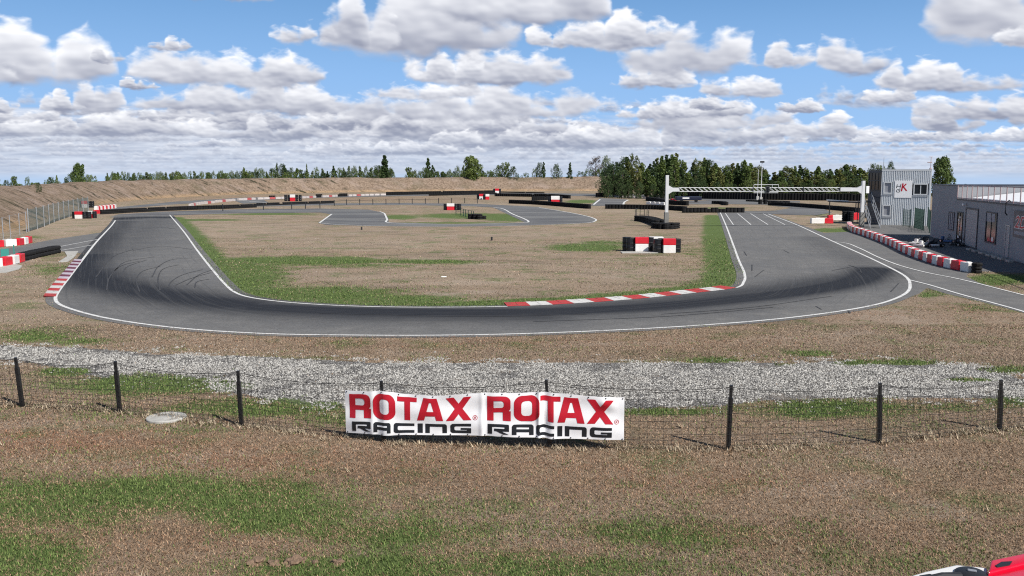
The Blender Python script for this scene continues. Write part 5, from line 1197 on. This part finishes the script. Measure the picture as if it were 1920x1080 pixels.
    for msk, nm, mm in ((red & half, 'red_lettering', 'bred'), (red & ~half, 'red_lettering', 'bred'), (blk & half, 'black_lettering', 'bblk'), (blk & ~half, 'black_lettering', 'bblk')):
        j, i = np.nonzero(msk); a = j*(NU+1)+i; F = np.stack([a, a+NU+1, a+NU+2, a+1], 1); used, inv = np.unique(F, return_inverse=True)
        me = bpy.data.meshes.new(nm); vv = V[used]-np.array(org)[None]; me.vertices.add(len(used)); me.vertices.foreach_set('co', vv.astype(np.float32).ravel())
        me.loops.add(F.size); me.loops.foreach_set('vertex_index', inv.ravel().astype(np.int32)); me.polygons.add(len(F)); me.polygons.foreach_set('loop_start', np.arange(0, F.size, 4, dtype=np.int32)); me.polygons.foreach_set('use_smooth', [True]*len(F)); me.update(calc_edges=True)
        me.materials.append(M[mm]); o = bpy.data.objects.new(nm, me); COL.objects.link(o); o.parent = t
    m = MB(); uu = np.linspace(.006, .994, 17)
    for v_ in (.03, .975):
        X, Y, Z = surf(uu, np.full_like(uu, v_), .006)
        for x, y, z in zip(X, Y, Z): m.lathe((x, y, z), [(.013, -.004), (.013, 0), (.006, .003)], 8, axis='Y')
    m.build('eyelet', M['dark'], t)
make_banner()

# ------------------------------------------------------------------ red and white vehicle at the lower right corner
def make_vehicle():
    z = 1.25; g = lambda x, y, zz=z: P(x, y, zz); t = thing('parked_vehicle', 'red and white vehicle top with a black cap, cut off by the lower right corner', 'vehicle', (g(1850, 1130).x, g(1850, 1130).y, 0))
    def prism(mb, top, zz, zb):
        q = [g(x, y, zz) for x, y in top]; n = len(q); mb.add([tuple(p) for p in q]+[(p.x, p.y, zb) for p in q], [tuple(range(n)), tuple(range(2*n-1, n-1, -1))]+[(i, n+i, n+(i+1) % n, (i+1) % n) for i in range(n)]); return mb
    def bev(mb, name, m, w=.03):
        o = mb.build(name, m, t, smooth=False); bm = bmesh.new(); bm.from_mesh(o.data); bmesh.ops.remove_doubles(bm, verts=bm.verts, dist=1e-5); bmesh.ops.recalc_face_normals(bm, faces=bm.faces[:]); bmesh.ops.bevel(bm, geom=list(bm.edges), offset=w, segments=3, affect='EDGES', profile=.6); bm.to_mesh(o.data); bm.free(); o.data.polygons.foreach_set('use_smooth', [True]*len(o.data.polygons)); return o
    bev(prism(MB(), [(1733,1071),(1792,1058),(1852,1064),(1862,1160),(1700,1200),(1600,1110)], z, .35), 'white_body', M['white'])
    bev(prism(MB(), [(1858,1050),(1925,1036),(2060,1012),(2080,1035),(1925,1055),(1853,1073)], z+.06, .45), 'red_shoulder', M['redgloss'], .02)
    bev(prism(MB(), [(1849,1078),(1925,1061),(2100,1030),(2200,1150),(1870,1210)], z+.03, .35), 'red_body', M['redgloss'], .05)
    m = MB(); q = [g(x, y, z+.068) for x, y in ((1866,1060),(1878,1053),(1898,1052),(1893,1059),(1870,1063))]; n = 5; m.add([tuple(p) for p in q]+[(p.x, p.y, p.z-.03) for p in q], [tuple(range(n)), tuple(range(2*n-1, n-1, -1))]+[(i, n+i, n+(i+1) % n, (i+1) % n) for i in range(n)]); m.build('air_slot', M['dark'], t)
    m = MB(); c = g(1821, 1078, z); m.lathe((c.x, c.y, z-.03), [(.15, 0), (.155, .03), (.145, .05), (.12, .065), (.05, .07), (.01, .07)], 28); co = m.build('cap', M['dark'], t, smooth=True)
    m = MB(); m.bbox((c.x-.0, c.y-.01, z+.05), (.08, .03, .02), .008, -.4); m.build('cap_grip', M['galv'], co)
    m = MB(); a, b = g(1740, 1086, z+.02), g(1800, 1080, z+.02); m.tube([a, a.lerp(b, .45)+Vector((0, 0, .03)), b], [.035, .025, .04], 8); m.bbox((a.x, a.y, z+.02), (.14, .10, .06), .015, .3); m.build('latch', M['dark'], t)
    m = MB()
    for x, y in ((1700, 1150), (1860, 1170)):
        q = g(x, y, z); m.lathe((q.x, q.y, .35), [(.2, -.12), (.33, -.1), (.35, 0), (.33, .1), (.2, .12)], 20, axis='Y')
    m.build('wheel', M['rubber'], t)
make_vehicle()
# ------------------------------------------------------------------ trees
def leaf_mat(name, c1, c2):
    m = bpy.data.materials.new(name); m.use_nodes = True; nt = m.node_tree; b = nt.nodes['Principled BSDF']; N = nt.nodes.new; L = nt.links.new
    oi = N('ShaderNodeObjectInfo'); tc = N('ShaderNodeTexCoord'); n = N('ShaderNodeTexNoise'); n.inputs['Scale'].default_value = 1.3; n.inputs['Detail'].default_value = 3; L(tc.outputs['Object'], n.inputs['Vector'])
    wn = N('ShaderNodeTexWhiteNoise'); ge = N('ShaderNodeNewGeometry'); L(ge.outputs['Position'], wn.inputs['Vector'])
    a = N('ShaderNodeMath'); a.operation = 'MULTIPLY_ADD'; L(n.outputs[0], a.inputs[0]); a.inputs[1].default_value = 1.3; a.inputs[2].default_value = -.35
    a2 = N('ShaderNodeMath'); a2.operation = 'MULTIPLY_ADD'; L(oi.outputs['Random'], a2.inputs[0]); a2.inputs[1].default_value = .6; L(a.outputs[0], a2.inputs[2])
    mx = N('ShaderNodeMix'); mx.data_type = 'RGBA'; mx.clamp_factor = True; L(a2.outputs[0], mx.inputs[0]); mx.inputs[6].default_value = (*c1, 1); mx.inputs[7].default_value = (*c2, 1)
    L(mx.outputs[2], b.inputs['Base Color']); b.inputs['Roughness'].default_value = .6; b.inputs['Specular IOR Level'].default_value = .25; return m
LM = dict(dark=leaf_mat('dark_leaves', (.020, .045, .016), (.065, .10, .032)), mid=leaf_mat('green_leaves', (.045, .085, .024), (.14, .185, .048)), yel=leaf_mat('yellowing_leaves', (.07, .095, .028), (.19, .20, .06)), pale=leaf_mat('pale_leaves', (.10, .14, .08), (.19, .23, .14)), twig=leaf_mat('bare_twigs', (.11, .09, .08), (.18, .15, .13)))
def tree_proto(kind, seed, lm, leaves=2600):
    rs = np.random.RandomState(seed); h, w = 10.0, {'poplar': 1.25, 'broad': 3.0, 'cone': 1.9, 'bush': 3.4, 'ragged': 2.2, 'bare': 2.0}[kind]
    cl = []; nb = {'poplar': 34, 'broad': 40, 'cone': 36, 'bush': 34, 'ragged': 30, 'bare': 26}[kind]; low = {'poplar': .10, 'broad': .22, 'cone': .06, 'bush': .02, 'ragged': .2, 'bare': .25}[kind]
    lean = rs.uniform(-.3, .3, 2)
    for i in range(nb):
        f = (i+.5)/nb; z = low+(1-low)*f
        if kind == 'broad': env = math.sqrt(max(0, 1-((f-.48)/.56)**2))
        elif kind == 'cone': env = (1-f)**.75*1.0+.08
        elif kind == 'poplar': env = min(1, (1-f)*2.2+.15)*(.6+.4*min(1, f*4))
        elif kind == 'bush': env = math.sqrt(max(0, 1-((f-.35)/.68)**2))
        else: env = math.sqrt(max(0, 1-((f-.55)/.55)**2))*rs.uniform(.55, 1.2)
        a = i*2.4+rs.uniform(-.6, .6); rr = w*env*rs.uniform(.25, .92); s = w*rs.uniform(.20, .38)*(.55+.45*env)
        cl.append((rr*math.cos(a)+lean[0]*f, rr*math.sin(a)+lean[1]*f, h*z*rs.uniform(.97, 1.02)-s*.3, s))
    per = leaves//nb; V = []; 
    for cx, cy, cz, s in cl:
        d = rs.normal(0, 1, (per, 3)); d /= np.linalg.norm(d, axis=1)[:, None]; r = s*rs.uniform(.35, 1, per)[:, None]**.6*rs.uniform(.8, 1.15, (per, 1)); c = d*r*np.array([[1, 1, 1.15 if kind != 'poplar' else 1.8]])+np.array([[cx, cy, cz]])
        a = rs.normal(0, 1, (per, 3)); a /= np.linalg.norm(a, axis=1)[:, None]; b = np.cross(a, rs.normal(0, 1, (per, 3))); b /= np.linalg.norm(b, axis=1)[:, None]
        sz = rs.uniform(.10, .22, (per, 1))*(.45 if kind == 'bare' else 1); sl = sz*(2.2 if kind == 'bare' else 1.2)
        V.append(np.stack([c-a*sz*.6, c+b*sl, c+a*sz*.6, c-b*sl], 1))
    V = np.concatenate(V).reshape(-1, 3); V[:, 2] = np.maximum(V[:, 2], .05); F = np.arange(len(V)).reshape(-1, 4)
    me = bpy.data.meshes.new('crown'); me.vertices.add(len(V)); me.vertices.foreach_set('co', V.astype(np.float32).ravel()); me.loops.add(F.size); me.loops.foreach_set('vertex_index', F.ravel().astype(np.int32)); me.polygons.add(len(F)); me.polygons.foreach_set('loop_start', np.arange(0, F.size, 4, dtype=np.int32)); me.update(calc_edges=True); me.materials.append(LM[lm])
    mb = MB(); mb.tube([(0, 0, 0), (lean[0]*.3, lean[1]*.3, 3.5), (lean[0]*.6, lean[1]*.6, 6.5), (lean[0], lean[1], 9.3)], [.20, .15, .09, .02], 7)
    for cx, cy, cz, s in cl[::3]: z0 = max(.6, cz-1.2-.35*math.hypot(cx, cy)); f = z0/10; mb.tube([(lean[0]*f, lean[1]*f, z0), ((cx+lean[0]*f)/2, (cy+lean[1]*f)/2, (z0+cz)/2+.1), (cx, cy, cz)], [.07, .045, .015], 4, cap=False)
    return me, mb.mesh('trunk', M['bark'])
PR = {('broad', 'lush'): [tree_proto('broad', 24, 'mid', 9000)], ('cone', 'lush'): [tree_proto('cone', 26, 'dark', 6000)]}
for k, sd, lm in [('poplar', 1, 'mid'), ('poplar', 2, 'dark'), ('poplar', 3, 'yel'), ('broad', 4, 'dark'), ('broad', 5, 'mid'), ('cone', 6, 'dark'), ('cone', 7, 'mid'), ('bush', 8, 'dark'), ('bush', 9, 'mid'), ('ragged', 10, 'mid'), ('ragged', 11, 'yel'), ('bare', 12, 'twig'), ('poplar', 13, 'pale'), ('broad', 14, 'pale')]: PR.setdefault((k, lm), []).append(tree_proto(k, sd, lm))
KN_ = {'poplar': 'poplar_tree', 'broad': 'broadleaf_tree', 'cone': 'conifer_tree', 'bush': 'bushy_tree', 'ragged': 'young_tree', 'bare': 'bare_tree'}
TREES = []
def tree(kind, lm, px, ytop, dist, hmin=None, wid=None, zbase=0.0, where='', rz=None):
    q = PD(px, 400, dist); q.z = zbase if zbase else float(ground_z(q.x, q.y)); H = ZT(q, ytop)-zbase; me, tr = PR[(kind, lm)][0]
    t = thing(KN_[kind], '', 'tree', q, rz if rz is not None else random.uniform(0, 6.28)); s = H/10
    for nm, m in (('crown', me), ('trunk', tr)):
        o = bpy.data.objects.new(nm, m); COL.objects.link(o); o.parent = t
    w0 = {'poplar': 1.25, 'broad': 3.0, 'cone': 1.9, 'bush': 3.4, 'ragged': 2.2, 'bare': 2.0}[kind]*1.2
    sw = (wid/2/1700*dist)/w0 if wid else s*random.uniform(.85, 1.2)
    t.scale = (sw, sw, s); TREES.append((px, t, kind, lm, where)); return t
rs = random.Random(11)
# the wood on the right: top outline read off the photograph
WX = [1135,1150,1165,1180,1195,1210,1222,1232,1242,1252,1262,1275,1290,1303,1312,1322,1335,1345,1352,1365,1378,1386,1398,1410,1420,1430,1445,1460,1468,1480,1495,1505,1515,1522,1530,1540,1548,1560,1572,1582,1592,1602,1615,1625,1640,1650]
WT = [312,303,304,286,303,307,314,297,291,297,286,300,310,305,291,300,303,314,318,305,310,296,302,310,314,318,325,322,314,312,312,312,325,318,312,325,320,318,314,308,312,312,320,325,325,330]
for i, x in enumerate(WX):
    for row, (dist, dy) in enumerate(((212, 5), (224, 0), (236, 1))):
        if row and (i+row) % 2 and x > 1160: 
            if row == 2: continue
        xx = x+rs.uniform(-4, 4)+(row*5); yt = np.interp(xx, WX, WT)+dy+rs.uniform(-1, 5)*(row != 1)+(rs.uniform(0, 14) if row == 0 else 0)
        if x < 1175: k = ('broad', 'dark') if row == 0 else ('bush', 'dark')
        else: k = rs.choice([('poplar','mid'),('poplar','dark'),('poplar','yel'),('poplar','mid'),('poplar','yel'),('ragged','mid'),('ragged','yel'),('cone','mid'),('broad','dark')])
        wd = {'poplar': rs.uniform(22, 34), 'broad': rs.uniform(38, 52), 'bush': 50, 'ragged': rs.uniform(28, 38), 'cone': rs.uniform(26, 36)}[k[0]]
        tree(k[0], k[1], xx, float(yt), dist+rs.uniform(-3, 3)+(6 if x < 1200 else 0), wid=wd, where='wood%d' % row)
for i in range(26):                        # undergrowth in front, filling the stems
    x = 1140+i*20; tree('bush', rs.choice(['dark', 'mid', 'dark']), x+rs.uniform(-5, 5), rs.uniform(334, 346), 207+rs.uniform(-1.5, 2)+(4 if x < 1160 else 0), wid=rs.uniform(26, 36), where='under')
# single trees and the belt beyond the embankment
BD = 330
for (x, yt, k, lm, wd, d) in [(722,291,'cone','lush',34,320),(712,310,'bush','dark',40,318),(735,316,'bush','dark',26,318),(803,296,'cone','lush',22,320),(800,316,'bush','dark',34,318),(886,293,'broad','lush',46,316),(878,318,'broad','mid',46,322),(936,310,'broad','mid',34,322),(948,304,'ragged','mid',26,320),(963,312,'bush','dark',36,319),(1012,306,'broad','dark',24,322),(1018,305,'cone','dark',18,320),(1043,309,'broad','dark',26,320),(1069,306,'cone','dark',22,320),(1003,318,'bush','mid',20,322),(1105,318,'bush','mid',40,330),(1116,292,'bare','twig',36,330),(1134,294,'broad','pale',30,335),(1124,318,'bush','mid',30,322),
                              (532,308,'broad','dark',22,330),(521,307,'poplar','dark',12,330),(511,316,'bush','dark',30,328),(548,314,'bush','dark',20,330),(578,309,'poplar','pale',10,340),(150,307,'broad','lush',40,190),(136,326,'bush','dark',36,185),(172,328,'broad','mid',34,192),(32,330,'ragged','mid',20,176),(55,333,'bush','mid',18,176),(98,332,'bush','dark',36,180),(110,329,'poplar','mid',10,184),(0,334,'ragged','mid',16,150),(217,324,'ragged','mid',20,230),(252,326,'poplar','mid',10,250),(392,324,'bush','dark',22,300),(336,322,'broad','mid',22,270),(418,320,'broad','mid',18,300),(460,314,'poplar','mid',12,310),(312,330,'bush','dark',30,270),(-60,330,'broad','mid',50,150),(-160,325,'broad','dark',60,140)]:
    tree(k, lm, x, yt, d, wid=wd, where='belt')
x = 205
while x < 930:
    d = 235+(x-205)*.28 if x < 480 else 326; yt = 325-rs.uniform(0, 4)-6*min(1, max(0, (x-430)/100)) if x < 480 else rs.uniform(311, 323)
    if not (735 < x < 760): tree(*rs.choice([('poplar','mid'),('bush','mid'),('ragged','mid'),('poplar','pale'),('bush','mid'),('poplar','dark'),('ragged','yel'),('bush','dark'),('broad','pale')]), x, yt, d+rs.uniform(0, 14), wid=rs.uniform(12, 26), where='belt')
    x += rs.uniform(7, 13)
for i in range(34): xx = 470+i*14; (740 < xx < 770) or tree('bush', rs.choice(['dark', 'mid', 'mid']), xx+rs.uniform(-4, 4), rs.uniform(319, 326), 324+rs.uniform(0, 4), wid=rs.uniform(20, 34), where='belt')
for i in range(30): xx = 200+i*9.5; tree('bush', rs.choice(['dark', 'mid', 'mid']), xx+rs.uniform(-3, 3), rs.uniform(328, 333)-(xx > 380)*4, 200+(xx-200)*.3+rs.uniform(14, 22), wid=rs.uniform(14, 24), where='belt')
for i in range(15): xx = -25+i*14; tree(*rs.choice([('bush', 'mid'), ('bush', 'dark'), ('ragged', 'mid'), ('broad', 'pale')]), xx+rs.uniform(-4, 4), rs.uniform(335, 344), 178+rs.uniform(0, 16), wid=rs.uniform(18, 30), where='belt')
for x in (985, 1090, 770, 840, 905): tree('bush', 'mid', x, rs.uniform(322, 327), 335, wid=rs.uniform(18, 34), where='belt')
# behind the tower
tree('broad', 'lush', 1764, 295, 135, wid=58, where='tower'); tree('broad', 'dark', 1666, 305, 190, wid=26, where='tower'); tree('bush', 'dark', 1632, 307, 175, wid=34, where='tower'); tree('broad', 'mid', 1645, 310, 180, wid=30, where='tower')
tree('bush', 'dark', 1807, 340, 250, wid=26, where='tower'); tree('bush', 'dark', 1846, 342, 250, wid=16, where='tower')
# a dark bush growing on the embankment crest
tree('bush', 'dark', 76, 342, 118, wid=18, zbase=3.0, where='crest'); tree('bush', 'dark', 888, 322, 317, wid=20, zbase=2.6, where='crest')
desc = {('broad','lush'): 'large full rounded tree', ('cone','lush'): 'tall full pointed tree', ('poplar','mid'): 'slender green poplar', ('poplar','dark'): 'slender dark poplar', ('poplar','yel'): 'slender yellowish poplar', ('poplar','pale'): 'slender pale hazy poplar', ('broad','dark'): 'rounded dark tree', ('broad','mid'): 'rounded green tree', ('broad','pale'): 'rounded pale tree', ('cone','dark'): 'pointed dark tree', ('cone','mid'): 'pointed green tree', ('bush','dark'): 'low dark bushy tree', ('bush','mid'): 'low green bushy tree', ('ragged','mid'): 'ragged green tree', ('ragged','yel'): 'ragged yellowish tree', ('bare','twig'): 'leafless greyish tree'}
place = {'wood0': 'in the wood front row', 'wood1': 'in the wood middle row', 'wood2': 'in the wood back row', 'under': 'at the wood edge', 'belt': 'beyond the embankment', 'tower': 'behind the buildings', 'crest': 'on the embankment crest'}
grp = {'wood0': 'trees of the right hand wood', 'wood1': 'trees of the right hand wood', 'wood2': 'trees of the right hand wood', 'under': 'undergrowth at the wood edge', 'belt': 'tree belt beyond the embankment', 'tower': 'trees behind the buildings', 'crest': 'bushes on the crest'}
cnt = {}
for px, t, k, lm, wh in sorted(TREES, key=lambda a: a[0]):
    key = (k, lm, wh); cnt[key] = cnt.get(key, 0)+1; t['_n'] = cnt[key]
for px, t, k, lm, wh in TREES:
    n = t['_n']; del t['_n']; t['group'] = grp[wh]; one = cnt[(k, lm, wh)] == 1
    t['label'] = '%s %s' % (desc[(k, lm)], place[wh]) + ('' if one else ', %s from the left' % nth(n))
print('objects', len(scene.objects), 'trees', len(TREES))
